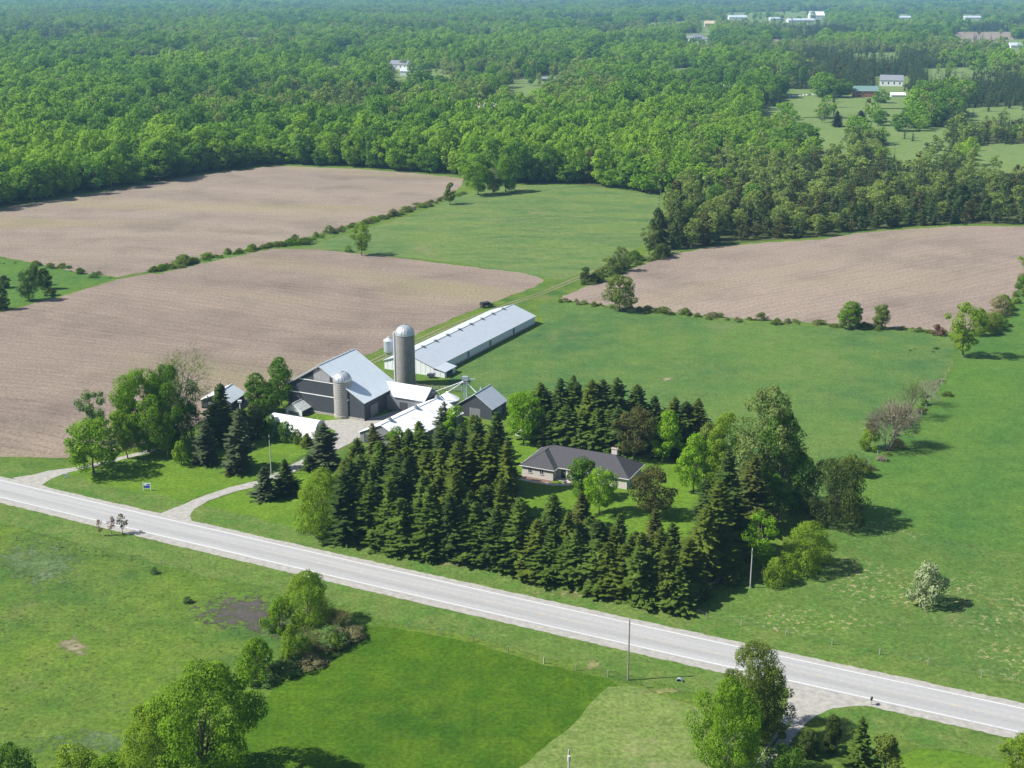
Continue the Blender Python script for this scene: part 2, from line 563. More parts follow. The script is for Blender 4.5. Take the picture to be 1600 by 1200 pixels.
FOREST = [(-330, 402), (0, 322), (40, 316), (150, 299), (250, 281), (330, 268), (430, 256), (560, 261), (650, 268), (722, 275),
          (735, 285), (800, 287), (880, 287), (960, 293), (1066, 311), (1042, 345), (1008, 388), (1045, 394), (1110, 383), (1200, 376), (1285, 371),
          (1340, 361), (1420, 355), (1500, 350), (1600, 351), (1930, 351), (1930, -6), (-330, -6)]
CLEAR = {
    'fairway_a': [(1232, 184), (1275, 184), (1318, 198), (1330, 214), (1290, 216), (1250, 210)],
    'fairway_b': [(1285, 150), (1330, 148), (1375, 150), (1425, 146), (1425, 165), (1412, 180), (1370, 186), (1330, 176), (1295, 166)],
    'fairway_c': [(1380, 212), (1430, 199), (1482, 200), (1484, 216), (1430, 226), (1385, 226)],
    'fairway_d': [(1515, 228), (1560, 225), (1680, 224), (1680, 244), (1560, 246), (1520, 242)],
    'park_a': [(600, 105), (690, 108), (700, 128), (640, 134), (606, 128)],
    'park_b': [(790, 126), (850, 118), (890, 120), (880, 134), (830, 150), (800, 158), (786, 146)],
    'sandlot': [(722, 160), (784, 160), (780, 180), (728, 180)],
    'park_c': [(485, 100), (520, 100), (545, 106), (540, 114), (500, 112)],
    'brown_far': [(1490, 50), (1580, 50), (1590, 68), (1490, 67)],
    'yard_far': [(1125, 20), (1290, 17), (1300, 36), (1130, 36)],
    'yard_far_b': [(1065, 52), (1115, 52), (1118, 68), (1065, 68)],
    'yard_far_c': [(1500, 22), (1535, 22), (1535, 34), (1500, 34)],
    'yard_far_d': [(1395, 22), (1425, 22), (1425, 34), (1395, 34)],
    'yard_far_e': [(1572, 62), (1660, 62), (1660, 82), (1572, 82)],
    'yard_far_f': [(1093, 32), (1122, 32), (1122, 45), (1093, 45)],
    'yard_mid': [(1118, 128), (1158, 128), (1158, 148), (1118, 148)],
    'car_lot': [(1222, 140), (1285, 140), (1300, 156), (1222, 160)],
    'glade_a': [(880, 92), (960, 88), (975, 94), (890, 98)],
    'glade_b': [(1440, 108), (1540, 104), (1560, 110), (1450, 115)],
    'glade_c': [(1000, 36), (1070, 33), (1080, 38), (1010, 40)],
    'glade_d': [(200, 92), (262, 90), (265, 95), (205, 97)],
    'glade_e': [(1500, 170), (1600, 166), (1610, 172), (1510, 177)],
    'glade_f': [(330, 60), (420, 58), (424, 61), (335, 63)],
    'glade_g': [(520, 78), (575, 76), (580, 79), (524, 81)],
    'glade_h': [(700, 56), (770, 54), (775, 57), (704, 59)],
    'glade_i': [(690, 118), (760, 114), (768, 119), (698, 122)],
    'glade_j': [(930, 52), (990, 51), (992, 53), (932, 55)],
    'tan_k': [(1200, 62), (1280, 61), (1284, 64), (1205, 66)],
    'glade_l': [(1330, 84), (1400, 82), (1405, 85), (1335, 87)],
    'glade_m': [(1040, 108), (1100, 106), (1104, 110), (1046, 112)],
    'tan_n': [(60, 62), (110, 61), (112, 64), (62, 65)],
    'glade_o': [(860, 30), (960, 29), (962, 31), (864, 32)],
    'glade_p': [(420, 34), (500, 33), (502, 35), (424, 36)],
    'glade_q': [(1180, 165), (1222, 168), (1228, 178), (1186, 176)],
    'yard_grey': [(1365, 120), (1420, 120), (1420, 146), (1365, 146)],
}
def extended(poly):
    cy_ = np.mean([p[1] for p in poly])
    o = []
    for x, y in poly:
        m_ = mper(x, y)
        o.append((x, y + (16.0 / m_ if y > cy_ else 0)))
    return o


CLEAR = {k: extended(v) for k, v in CLEAR.items()}
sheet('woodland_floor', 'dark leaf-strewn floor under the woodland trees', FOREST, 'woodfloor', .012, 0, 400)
clear_mat = {'fairway_a': 'fairway', 'fairway_b': 'fairway', 'fairway_c': 'fairway', 'fairway_d': 'fairway', 'park_a': 'fairway', 'park_b': 'fairway',
             'sandlot': 'sand', 'park_c': 'fairway', 'brown_far': 'soil_b', 'tan_k': 'soil_b', 'tan_n': 'soil_b', 'sandlot': 'sand'}
for ci, (k, pts) in enumerate(CLEAR.items()):
    sheet('clearing', 'open clearing of short grass or bare ground among the distant woods', pts, clear_mat.get(k, 'fairway'), .06 + .02 * ci, 4, 20)

FIELD_A = [(-160, 520), (0, 488), (100, 462), (183, 437), (240, 426), (330, 405), (420, 389), (480, 389), (600, 400), (720, 415), (820, 427), (851, 437),
           (835, 449), (800, 461), (745, 482), (690, 505), (640, 528), (575, 553), (520, 575), (470, 600), (400, 630), (330, 652), (250, 690), (150, 708), (105, 716), (0, 715), (-160, 712)]
FIELD_B = [(-200, 372), (0, 325), (40, 319), (150, 302), (250, 284), (330, 271), (430, 259), (560, 264), (650, 271), (725, 279), (720, 292),
           (700, 308), (640, 328), (560, 347), (470, 374), (430, 380), (330, 401), (240, 422), (185, 433), (120, 425), (60, 412), (0, 401), (-200, 378)]
FIELD_D = [(870, 468), (905, 452), (950, 437), (1000, 415), (1050, 398), (1110, 386), (1200, 379), (1285, 374), (1340, 364), (1420, 358), (1500, 353),
           (1600, 354), (1665, 353), (1640, 390), (1600, 440), (1570, 475), (1545, 512), (1500, 519), (1440, 515), (1330, 508), (1250, 503), (1160, 499), (1060, 488), (990, 484), (930, 475)]
HAY_C = [(470, 388), (560, 360), (650, 335), (710, 308), (740, 300), (800, 290), (880, 289), (960, 295), (1075, 313), (1055, 330), (1010, 380), (980, 400),
         (930, 425), (875, 437), (851, 434), (720, 412), (600, 398)]
PAST_E = [(690, 606), (715, 575), (850, 506), (842, 476), (872, 470), (990, 487), (1160, 502), (1330, 511), (1440, 518), (1495, 530), (1485, 570), (1445, 640),
          (1385, 700), (1335, 745), (1290, 800), (1200, 760), (1100, 690), (850, 650), (790, 630)]
MEAD_F = [(1490, 575), (1500, 532), (1556, 522), (1600, 470), (1680, 360), (1860, 352), (1860, 920), (1600, 866), (1450, 836), (1330, 813), (1345, 745)]
PAST_G = [(1078, 958), (1200, 880), (1290, 810), (1330, 812), (1450, 836), (1600, 866), (1860, 920), (1860, 1160), (1600, 1088), (1400, 1046), (1200, 1003), (1090, 977)]
PAST_L = [(-160, 382), (0, 404), (70, 414), (140, 428), (181, 436), (100, 459), (0, 485), (-160, 516)]
LUSH_H = [(535, 974), (640, 985), (740, 1004), (850, 1039), (950, 1061), (968, 1075), (892, 1135), (818, 1200), (700, 1330), (180, 1330), (390, 1120), (430, 1070), (500, 1035), (530, 1000)]
MOWN_I = [(950, 1074), (985, 1071), (1040, 1090), (1095, 1106), (1180, 1180), (1160, 1330), (690, 1330), (814, 1200), (890, 1135)]
LAWN_HOUSE = [(800, 690), (840, 668), (1000, 690), (1120, 715), (1150, 800), (1080, 850), (900, 830), (790, 800), (770, 740)]
LAWN_FRONT = [(75, 752), (140, 726), (210, 708), (300, 694), (420, 688), (478, 697), (480, 708), (440, 731), (395, 752), (312, 776), (262, 797), (225, 789), (140, 770)]
LAWN_DRIVE = [(301, 800), (326, 785), (366, 770), (404, 762), (450, 745), (490, 725), (560, 760), (545, 835), (470, 842), (380, 818)]
sheet('field', 'near ploughed brown field behind the barns', FIELD_A, 'soil_a', .030, .6)
sheet('field', 'upper ploughed brown field below the left woodland edge', FIELD_B, 'soil_b', .032, .7)
sheet('field', 'tilled brown field at right behind the pasture', FIELD_D, 'soil_d', .034, .7)
sheet('field', 'pale green hay field between the ploughed fields', HAY_C, 'hay', .026, .8)
sheet('field', 'textured green pasture behind the house and poultry barn', PAST_E, 'pasture', .024, .5)
sheet('field', 'even bright green meadow at the right edge', MEAD_F, 'meadow', .022, .5)
sheet('field', 'straw flecked pasture beside the road at right', PAST_G, 'specked', .020, .5)
sheet('field', 'small green pasture wedge at the left edge', PAST_L, 'meadow', .028, .5)
sheet('field', 'lush deep green field below the road', LUSH_H, 'lush', .036, .3, 2)
sheet('field', 'pale mown grass below the roadside utility pole', MOWN_I, 'mown', .038, .25, 2)
sheet('lawn', 'mown lawn round the brick house', LAWN_HOUSE, 'lawn', .040, .5)
sheet('lawn', 'mown front lawn west of the driveway', LAWN_FRONT, 'lawn', .042, .25, 2)
sheet('lawn', 'mown lawn between the driveway and the spruces', LAWN_DRIVE, 'lawn', .044, .25, 2)
sheet('lawn', 'mown lawn at the bottom right corner', [(1380, 1190), (1440, 1170), (1600, 1190), (1760, 1210), (1760, 1330), (1360, 1330)], 'lawn', .040, .3, 2)
sheet('lawn', 'farmyard grass beside the small silo', [(480, 662), (500, 648), (570, 650), (600, 640), (612, 646), (600, 658), (560, 664), (520, 668)], 'lawn', .046, .3, 2)


def blob(cx, cy, rx, ry, seed, n=28):
    rg = random.Random(seed)
    ph = [rg.uniform(0, 6.28) for _ in range(3)]
    o = []
    for i in range(n):
        t = 2 * math.pi * i / n
        k = 1 + .18 * math.sin(2 * t + ph[0]) + .12 * math.sin(3 * t + ph[1]) + .08 * math.sin(7 * t + ph[2])
        o.append((cx + rx * k * math.cos(t), cy + ry * k * math.sin(t)))
    return o


def soft_patch(name, label, cx, cy, rx, ry, seed, mat, z=.02):
    """a patch that breaks up into the grass round it: ring mesh whose 'edge' value feeds a ragged cut-out"""
    outer = blob(cx, cy, rx, ry, seed, 36)
    ww = [G(*q) for q in outer]
    c0 = G(cx, cy)
    rings = (0, .35, .6, .8, 1.0, 1.25)
    vs_, ed = [(*c0, z)], [0.0]
    for r_ in rings[1:]:
        for q in ww:
            vs_.append((c0[0] + (q[0] - c0[0]) * r_, c0[1] + (q[1] - c0[1]) * r_, z))
            ed.append(r_)
    n = len(ww)
    fs_ = [(0, 1 + i, 1 + (i + 1) % n) for i in range(n)]
    for k in range(len(rings) - 2):
        a = 1 + k * n
        fs_ += [(a + i, a + n + i, a + n + (i + 1) % n, a + (i + 1) % n) for i in range(n)]
    key = mat + '_ragged'
    if key not in M:
        m = M[mat].copy()
        m.name = m.name + '_ragged'
        nt_ = m.node_tree
        at = N(nt_, 'ShaderNodeAttribute', attribute_name='edge')
        nz_ = pos_noise(nt_, .55, 6, .75)
        ad = N(nt_, 'ShaderNodeMath', operation='MULTIPLY_ADD')
        ad.inputs[1].default_value = 4.2
        ad.inputs[2].default_value = -2.0
        nt_.links.new(nz_, ad.inputs[0])
        sm = N(nt_, 'ShaderNodeMath', operation='ADD')
        nt_.links.new(ad.outputs[0], sm.inputs[0])
        nt_.links.new(at.outputs['Fac'], sm.inputs[1])
        fac = ramp(nt_, sm.outputs[0], [(.55, gray(0)), (.95, gray(1))])
        tr = N(nt_, 'ShaderNodeBsdfTransparent')
        mx = N(nt_, 'ShaderNodeMixShader')
        nt_.links.new(fac, mx.inputs[0])
        nt_.links.new(nt_.nodes['Principled BSDF'].outputs[0], mx.inputs[1])
        nt_.links.new(tr.outputs[0], mx.inputs[2])
        nt_.links.new(mx.outputs[0], nt_.nodes['Material Output'].inputs['Surface'])
        M[key] = m
    me = mesh(name, vs_, fs_, M[key])
    at_ = me.attributes.new('edge', 'FLOAT', 'POINT')
    at_.data.foreach_set('value', ed)
    return tag(link_mesh(name, me), label, kind='structure')


soft_patch('soil_patch', 'scorched bare soil patch in the pasture below the road', 385, 960, 66, 36, 1, 'bare')
soft_patch('soil_patch', 'pale bare dirt patch in the lower left pasture', 115, 1009, 25, 13, 2, 'dirt')
soft_patch('weed_patch', 'grey green weed patch in the left pasture', 62, 882, 60, 44, 3, 'weedy')
soft_patch('weed_patch', 'grey green weedy strip at the bottom left', 170, 1160, 100, 22, 4, 'weedy')
soft_patch('soil_patch', 'bare dirt patch in the ditch by the utility pole', 925, 1040, 14, 9, 7, 'straw', .056)
soft_patch('soil_patch', 'muddy strip in the ditch beside the culvert', 1040, 1080, 30, 6, 8, 'straw', .056)
soft_patch('soil_patch', 'small pale bare spot in pasture behind the house', 1042, 592, 9, 3, 9, 'dirt', .03)
soft_patch('weed_patch', 'dry grass band in front of right windbreak block', 720, 878, 60, 8, 10, 'straw', .056)
soft_patch('weed_patch', 'dry grass band before the end of the windbreak', 930, 925, 90, 9, 11, 'straw', .056)

# ------------------------------------------------------------------ road
RA = R_(-25)
rd, rn = (math.cos(RA), math.sin(RA)), (-math.sin(RA), math.cos(RA))
top_px = [(0, 751.4), (253.5, 808.3), (400, 845), (662.5, 901), (860, 948.6), (1193, 1022.6), (1600, 1110.5)]
bot_px = [(0, 776.7), (400, 874), (860, 979.5), (925, 993), (1091, 1030), (1230, 1060.5), (1600, 1144)]


def sn(p):
    g = G(*p)
    return g[0] * rd[0] + g[1] * rd[1], g[0] * rn[0] + g[1] * rn[1]


tp, bp_ = np.array([sn(p) for p in top_px]), np.array([sn(p) for p in bot_px])
ct, cb = np.polyfit(tp[:, 0], tp[:, 1], 2), np.polyfit(bp_[:, 0], bp_[:, 1], 2)
cc = (ct + cb) / 2
S0, S1 = min(tp[0, 0], bp_[0, 0]), max(tp[-1, 0], bp_[-1, 0])


def road_n(s):
    if s < S0:
        return np.polyval(cc, S0) + (s - S0) * np.polyval(np.polyder(cc), S0)
    if s > S1:
        return np.polyval(cc, S1) + (s - S1) * np.polyval(np.polyder(cc), S1)
    return np.polyval(cc, s)


HALF = (np.polyval(ct, (S0 + S1) / 2) - np.polyval(cb, (S0 + S1) / 2)) / 2


def road_pt(s, off):
    n = road_n(s) + off
    return (s * rd[0] + n * rn[0], s * rd[1] + n * rn[1])


def strip(name, label, o0, o1, z, mat, s0=S0 - 150, s1=S1 + 120, step=4.0, jit=(0, 0), seed=0, uv=False):
    rg = random.Random(seed)
    k = max(1, int((s1 - s0) / step))
    vs_, fs_ = [], []
    for i in range(k + 1):
        s = s0 + (s1 - s0) * i / k
        vs_ += [(*road_pt(s, o0 + rg.uniform(-1, 1) * jit[0]), z), (*road_pt(s, o1 + rg.uniform(-1, 1) * jit[1]), z)]
    for i in range(k):
        fs_.append((2 * i, 2 * i + 2, 2 * i + 3, 2 * i + 1))
    me = mesh(name, vs_, fs_, M[mat])
    if uv:
        ul = me.uv_layers.new(name='UVMap')
        for li, l in enumerate(me.loops):
            vi = l.vertex_index
            ul.data[li].uv = (1.0 - (vi % 2), (vi // 2) * step)
    o = link_mesh(name, me)
    return tag(o, label, kind='structure')


strip('verge', 'tall grassy verge on the far side of the road', HALF + 1.5, HALF + 9.0, .048, 'verge', jit=(0, 1.0), seed=3)
strip('verge', 'tall grassy ditch on the near side of the road', -HALF - 10.0, -HALF - 2, .048, 'verge', jit=(1.0, 0), seed=4)
strip('shoulder', 'pale gravel shoulder along the road', -HALF - 2.3, HALF + 1.8, .075, 'gravel', jit=(.16, .16), seed=5, step=.8)
strip('road', 'worn pale grey two lane country road', -HALF - .45, HALF + .45, .11, 'asphalt', uv=True)
strip('edge_line', 'white edge line on the far side of the road', HALF - .075, HALF + .075, .118, 'white_line')
strip('edge_line', 'white edge line on the near side of the road', -HALF - .075, -HALF + .075, .118, 'white_line')
strip('centre_line', 'worn yellow centre line of the road', -.22, -.08, .118, 'yellow_line')
strip('centre_line', 'faded second yellow centre line of the road', .08, .22, .118, 'yellow_line')

sheet('driveway', 'gravel driveway curving up to the farmyard', [(240, 806), (260, 799), (283, 790), (312, 777), (357, 762), (403, 751), (440, 736), (472, 718), (505, 702), (520, 688), (524, 674), (506, 664), (508, 657),
      (545, 655), (585, 652), (625, 640), (640, 646), (600, 664), (566, 682), (545, 694), (515, 708), (480, 727), (450, 743), (403, 760), (364, 769), (325, 783), (303, 796), (296, 806), (300, 817), (270, 812)], 'gravel', .066, .15, 1.5)
sheet('driveway', 'gravel farm lane turning off the road at left', [(20, 747), (49, 742.6), (75, 736), (97, 733), (123, 729.6), (165, 720), (200, 711), (240, 702), (245, 705), (205, 715), (170, 724), (125, 734), (107, 738.5), (80, 748), (66, 758), (90, 768), (40, 762)], 'gravel', .066, .15, 1.5)
sheet('driveway', 'wide gravel apron of the lane below the road', [(1226, 1050), (1233, 1075), (1231, 1098), (1223, 1120), (1214, 1142), (1192, 1175), (1160, 1225), (1130, 1290), (1175, 1290), (1200, 1228), (1218, 1182), (1248, 1144), (1260, 1130), (1276, 1118), (1302, 1107), (1360, 1102), (1420, 1106), (1380, 1085), (1300, 1065)], 'gravel', .066, .12, 1.2)
sheet('lane_verge', 'green strip between the wheel ruts of the lane', [(1234, 1128), (1240, 1128), (1226, 1146), (1205, 1172), (1178, 1215), (1150, 1280), (1146, 1280), (1170, 1215), (1199, 1170), (1220, 1146)], 'verge', .070, .1, 1)
track = [(556, 576), (590, 562), (640, 538), (700, 511), (760, 489), (800, 474), (850, 457), (890, 440), (940, 420), (1000, 402), (1060, 393)]
for off in (-.95, .95):
    w = [Vector((*G(*p), 0)) for p in track]
    L_, R__ = [], []
    for i, p in enumerate(w):
        d = (w[min(i + 1, len(w) - 1)] - w[max(i - 1, 0)]).normalized()
        nrm = Vector((-d.y, d.x, 0))
        L_.append(p + nrm * (off + .42))
        R__.append(p + nrm * (off - .42))
    pts = [(p.x, p.y) for p in L_] + [(p.x, p.y) for p in reversed(R__)]
    sheet('track', 'pale wheel rut of the farm track beside the poultry barn', None, 'trackdirt', .056, world_pts=pts)


# ------------------------------------------------------------------ plants: mesh makers
def quads(c, nrm, size, aspect=.75, rg=rng):
    """leaf sprays: one bent quad per centre"""
    n = len(c)
    nrm = nrm / np.linalg.norm(nrm, axis=1, keepdims=True)
    r = rg.normal(size=(n, 3))
    t = np.cross(nrm, r)
    t /= np.linalg.norm(t, axis=1, keepdims=True)
    b = np.cross(nrm, t)
    s = (size * rg.uniform(.6, 1.3, n))[:, None] * .5
    a = aspect
    V = np.stack([c - t * s * rg.uniform(.7, 1.1, (n, 1)), c - b * s * a * rg.uniform(.7, 1.2, (n, 1)) - nrm * s * .3,
                  c + t * s * rg.uniform(.7, 1.1, (n, 1)), c + b * s * a * rg.uniform(.7, 1.2, (n, 1)) - nrm * s * .3], axis=1)
    return V.reshape(-1, 3)


def np_mesh(name, V, mat, extra=None, mats=None, tone=None):
    """quad soup, optional extra (verts, faces) with the second material"""
    nq = len(V) // 4
    me = bpy.data.meshes.new(name)
    ev = np.array(extra[0], float) if extra else np.zeros((0, 3))
    ef = extra[1] if extra else []
    allv = np.concatenate([V, ev])
    lens = np.concatenate([np.full(nq, 4, int), np.array([len(f) for f in ef], int)])
    loops = np.concatenate([np.arange(nq * 4), np.array([i + nq * 4 for f in ef for i in f], int)]).astype(np.int32)
    starts = np.concatenate([[0], np.cumsum(lens)[:-1]]).astype(np.int32)
    me.vertices.add(len(allv))
    me.vertices.foreach_set('co', allv.astype(np.float32).ravel())
    me.loops.add(len(loops))
    me.loops.foreach_set('vertex_index', loops)
    me.polygons.add(len(lens))
    me.polygons.foreach_set('loop_start', starts)
    for m_ in (mats or [mat]):
        me.materials.append(m_)
    if extra:
        me.polygons.foreach_set('material_index', np.concatenate([np.zeros(nq, int), np.ones(len(ef), int)]).astype(np.int32))
    if tone is None:
        tone = np.repeat(np.random.default_rng(nq).uniform(0, 1, nq // 12 + 1), 12)[:nq]
    a_ = me.attributes.new('clump', 'FLOAT', 'FACE')
    a_.data.foreach_set('value', np.concatenate([tone, np.zeros(len(ef))]).astype(np.float32))
    me.update(calc_edges=True)
    return me


PROFILE = {
    'round': lambda u: np.sqrt(np.clip(1 - (2 * u - 1) ** 2, 0, 1)) ** .9,
    'egg': lambda u: np.sqrt(np.clip(1 - (1.75 * u - .75) ** 2, 0, 1)) * (1 - .15 * u),
    'vase': lambda u: np.clip(.35 + .9 * u, 0, 1) * np.sqrt(np.clip(1 - np.clip((u - .6) / .4, 0, 1) ** 2.2, 0, 1)),
    'column': lambda u: np.clip(np.minimum(.75 + 1.2 * u, 1.0), 0, 1) * np.sqrt(np.clip(1 - np.clip((u - .35) / .65, 0, 1) ** 1.8, 0, 1)),
    'mound': lambda u: np.where(u < .3, .8 + .67 * u, np.sqrt(np.clip(1 - (np.clip(u - .3, 0, 1) / .7) ** 2.2, 0, 1))),
    'dome': lambda u: np.sqrt(np.clip(1 - u ** 2, 0, 1)),
}


TONE = {}


def crown(rg, H, R, z0, n, per, rc, leaf, shape='round', lean=0.0, inner=.3, upn=.35):
    u = rg.uniform(.04, .98, n)
    th = rg.uniform(0, 2 * np.pi, n)
    rad = np.sqrt(rg.uniform(inner, 1.0, n))
    cl = rc * rg.uniform(.65, 1.35, n)
    lob = 1 + .17 * np.sin(2 * th + rg.uniform(0, 6)) + .13 * np.sin(3 * th + 6 * u + rg.uniform(0, 6)) + .08 * np.sin(5 * th - 9 * u)
    pr = PROFILE[shape](u) * R * lob
    rr = np.maximum(pr * 1.08 - cl * .72, 0.05 * R) * rad
    C = np.stack([rr * np.cos(th) + lean * u * R, rr * np.sin(th), z0 + u * (H - z0 - cl * .5)], 1)
    per = int(per * 1.35)
    d = rg.normal(size=(n, per, 3))
    d /= np.linalg.norm(d, axis=2, keepdims=True)
    k = rg.uniform(.72, 1.08, (n, per, 1))
    pos = C[:, None] + d * k * cl[:, None, None] * np.array([1, 1, .78])
    pos, dd = pos.reshape(-1, 3), d.reshape(-1, 3)
    own = np.repeat(np.arange(n), per)
    tone = rg.uniform(0, 1, n)
    keep = np.ones(len(pos), bool)
    for i in range(n):
        q = (np.linalg.norm((pos - C[i]) / np.array([1, 1, .8]), axis=1) < cl[i] * .62) & (own != i)
        keep &= ~q
    keep &= pos[:, 2] > .15
    pos, dd = pos[keep], dd[keep]
    TONE['t'] = tone[own[keep]]
    nrm = dd + .45 * rg.normal(size=dd.shape) + np.array([0, 0, upn])
    return quads(pos, nrm, leaf, rg=rg), C


def trunk(rg, H, R, z0, C, r=None, limbs=9, thin=.25):
    r = r or max(.10, H * .018)
    mb = MB()
    top = Vector((rg.normal() * .15, rg.normal() * .15, z0 + (H - z0) * .55))
    mid = Vector((rg.normal() * .12, rg.normal() * .12, max(z0, .8)))
    mb.tube((0, 0, -.1), (0, 0, .35), r * 1.45, r * 1.05, 7)
    mb.tube((0, 0, .35), mid, r * 1.05, r * .8, 7)
    mb.tube(mid, top, r * .8, r * .35, 6)
    idx = rg.permutation(len(C))[:limbs]
    for i in idx:
        c = Vector(C[i])
        t = rg.uniform(.0, .7)
        a = mid.lerp(top, t)
        if c.z < a.z:
            a = mid.lerp(top, max(0, t - .35))
        k = a.lerp(c, .5) + Vector((0, 0, .08 * (c - a).length))
        mb.tube(a, k, r * .42, r * .25, 5, False)
        mb.tube(k, c, r * .25, r * .08, 4, False)
    return mb.v, mb.f


def spruce(rg, H, R, nw=26, nb=10, z0=.35, drop=.28, st=5, power=.85, gap=0.0):
    Q = []
    ph_ = rg.uniform(0, 6)
    for i in range(nw):
        t = i / (nw - 1)
        z = z0 + (H - z0 - .4) * t ** .95 + rg.normal() * .1
        L = R * (1 - t) ** power * rg.uniform(.85, 1.12) + .18
        m = max(4, int(nb * (1 - .5 * t)))
        az0 = rg.uniform(0, 6.28)
        for k in range(m):
            if rg.random() < gap:
                continue
            az = az0 + 2 * math.pi * k / m + rg.normal() * .2
            Lb = L * rg.uniform(.62, 1.2)
            zz = z + rg.uniform(-.5, .5) * (H - z0) / nw * 1.6 * (1.1 - t)
            Lb *= 1 + .20 * math.sin(2 * az + ph_ + .5 * z) + .14 * math.sin(3 * az - .9 * z)
            ax, ay = math.cos(az), math.sin(az)
            dr = drop * rg.uniform(.6, 1.4)
            for s in np.linspace(.28, 1, st):
                def pt(q):
                    return np.array([ax * q * Lb, ay * q * Lb, zz - dr * Lb * q + .22 * Lb * q * q * (1 if t < .8 else 2)])
                p0, p1 = pt(s - .9 / st), pt(s + .06)
                w = (.22 * Lb * (1.2 - s) + .09 + .025 * R) * rg.uniform(.6, 1.4)
                for sg in (-1, 1):
                    side = np.array([-ay * sg, ax * sg, -.28 * rg.uniform(.4, 1.6)]) * w + np.array([ax, ay, 0]) * w * .35
                    Q += [p0, p1, p1 + side * rg.uniform(.55, 1.0), p0 + side * rg.uniform(.8, 1.15)]
    for k in range(6):  # leader
        az = k * 1.05
        a = np.array([0, 0, H - .9])
        d = np.array([math.cos(az) * .22, math.sin(az) * .22, .15])
        Q += [a + d * .2, a + d, np.array([0, 0, H]), np.array([0, 0, H - .5])]
    return np.array(Q)


def bare(rg, H, R, twigs=700, leafq=260, leaf=.3):
    """open tree: limbs and twigs, a few leaf specks"""
    mb = MB()
    tips = []

    def grow(p, d, L, r, lvl):
        q = p + d * L
        mb.tube(p, q, r, r * .62, 5 if lvl < 2 else 3, False)
        if lvl >= 4:
            tips.append(q)
            return
        for _ in range(3 if lvl < 3 else 4):
            nd = (d + Vector(rg.normal(size=3)) * .48 + Vector((0, 0, .10))).normalized()
            grow(p.lerp(q, rg.uniform(.55, 1.0)), nd, L * rg.uniform(.6, .85), r * .58, lvl + 1)
    for _ in range(3):
        grow(Vector((rg.normal() * .1, rg.normal() * .1, -.1)), Vector((rg.normal() * .28, rg.normal() * .28, 1)).normalized(), H * .30, H * .014, 0)
    V = np.array([tuple(v) for v in mb.v])
    sx = R / max(.1, np.percentile(np.hypot(V[:, 0], V[:, 1]), 97))
    sz = H / V[:, 2].max()
    V = V * np.array([sx, sx, sz])
    T = np.array([tuple(v) for v in tips]) * np.array([sx, sx, sz])
    c = T[rg.integers(0, len(T), leafq)] + rg.normal(size=(leafq, 3)) * .35
    tq = T[rg.integers(0, len(T), twigs)] + rg.normal(size=(twigs, 3)) * .4
    dirs = tq - np.array([0, 0, H * .3])
    dirs /= np.linalg.norm(dirs, axis=1, keepdims=True)
    dirs += rg.normal(size=dirs.shape) * .4
    sd_ = np.cross(dirs, rg.normal(size=dirs.shape))
    sd_ /= np.linalg.norm(sd_, axis=1, keepdims=True)
    l = rg.uniform(.35, .8, (twigs, 1))
    tw = np.stack([tq - sd_ * .03, tq + sd_ * .03, tq + dirs * l + sd_ * .012, tq + dirs * l - sd_ * .012], 1).reshape(-1, 3)
    return V, mb.f, quads(c, rg.normal(size=c.shape) + np.array([0, 0, .4]), leaf, rg=rg), tw


# proto registry: kind -> list of (H, R, crown quads, trunk (verts, faces))
PROTO = {}


def broad(kind, count, H, R, z0, n, per, rc, leaf, shape, seed, limbs=9, tr=None, **kw):
    PROTO[kind] = []
    for i in range(count):
        rg = np.random.default_rng(seed + i)
        q, C = crown(rg, H, R, z0, n, per, rc, leaf, shape, **kw)
        PROTO[kind].append((H, R, q, trunk(rg, H, R, z0, C, tr, limbs), TONE['t']))


broad('maple', 4, 12, 5.2, 1.9, 52, 140, 1.5, .44, 'round', 10)
broad('oval', 4, 12, 4.0, 1.5, 50, 140, 1.3, .42, 'egg', 30)
broad('hero', 3, 16, 8.0, 1.5, 95, 290, 1.75, .34, 'round', 50, limbs=16)
broad('heap', 3, 14, 8.0, .2, 110, 190, 1.9, .38, 'mound', 60, limbs=16)
broad('loose', 4, 12, 4.6, 1.8, 54, 85, 1.1, .40, 'vase', 70, limbs=16, inner=.15)
broad('poplar', 4, 20, 5.5, 1.5, 84, 150, 1.5, .40, 'column', 90, limbs=20, inner=.2)
broad('shrub', 4, 3.2, 2.1, .1, 22, 90, .72, .28, 'egg', 110, limbs=6, tr=.08)
broad('bushy', 3, 5.0, 4.2, .1, 34, 150, 1.15, .33, 'dome', 130, limbs=8, tr=.12)
broad('cedar', 4, 9, 2.3, .2, 66, 95, .75, .32, 'column', 150, limbs=5, inner=.3)
broad('sapling', 3, 4.5, 1.2, 1.3, 16, 26, .42, .24, 'egg', 170, limbs=6, tr=.06, inner=.1)
PROTO['spruce'] = []
for i in range(5):
    rg = np.random.default_rng(200 + i)
    q = spruce(rg, 15, 3.3, 48, 13, st=7, power=.66)
    mb = MB().tube((0, 0, -.1), (0, 0, 14.2), .24, .03, 6)
    PROTO['spruce'].append((15, 3.3, q, (mb.v, mb.f)))
PROTO['spruce_tall'] = []
for i in range(4):
    rg = np.random.default_rng(220 + i)
    q = spruce(rg, 20, 3.6, 58, 12, z0=1.0, drop=.42, power=.60, gap=.10, st=6)
    mb = MB().tube((0, 0, -.1), (0, 0, 19), .3, .03, 6)
    PROTO['spruce_tall'].append((20, 3.6, q, (mb.v, mb.f)))
PROTO['bare'] = []
for i in range(3):
    rg = np.random.default_rng(240 + i)
    v, f, q, tw = bare(rg, 10, 4.5)
    PROTO['bare'].append((10, 4.5, np.concatenate([q, tw]), (v, f)))
PROTO['thicket'] = []
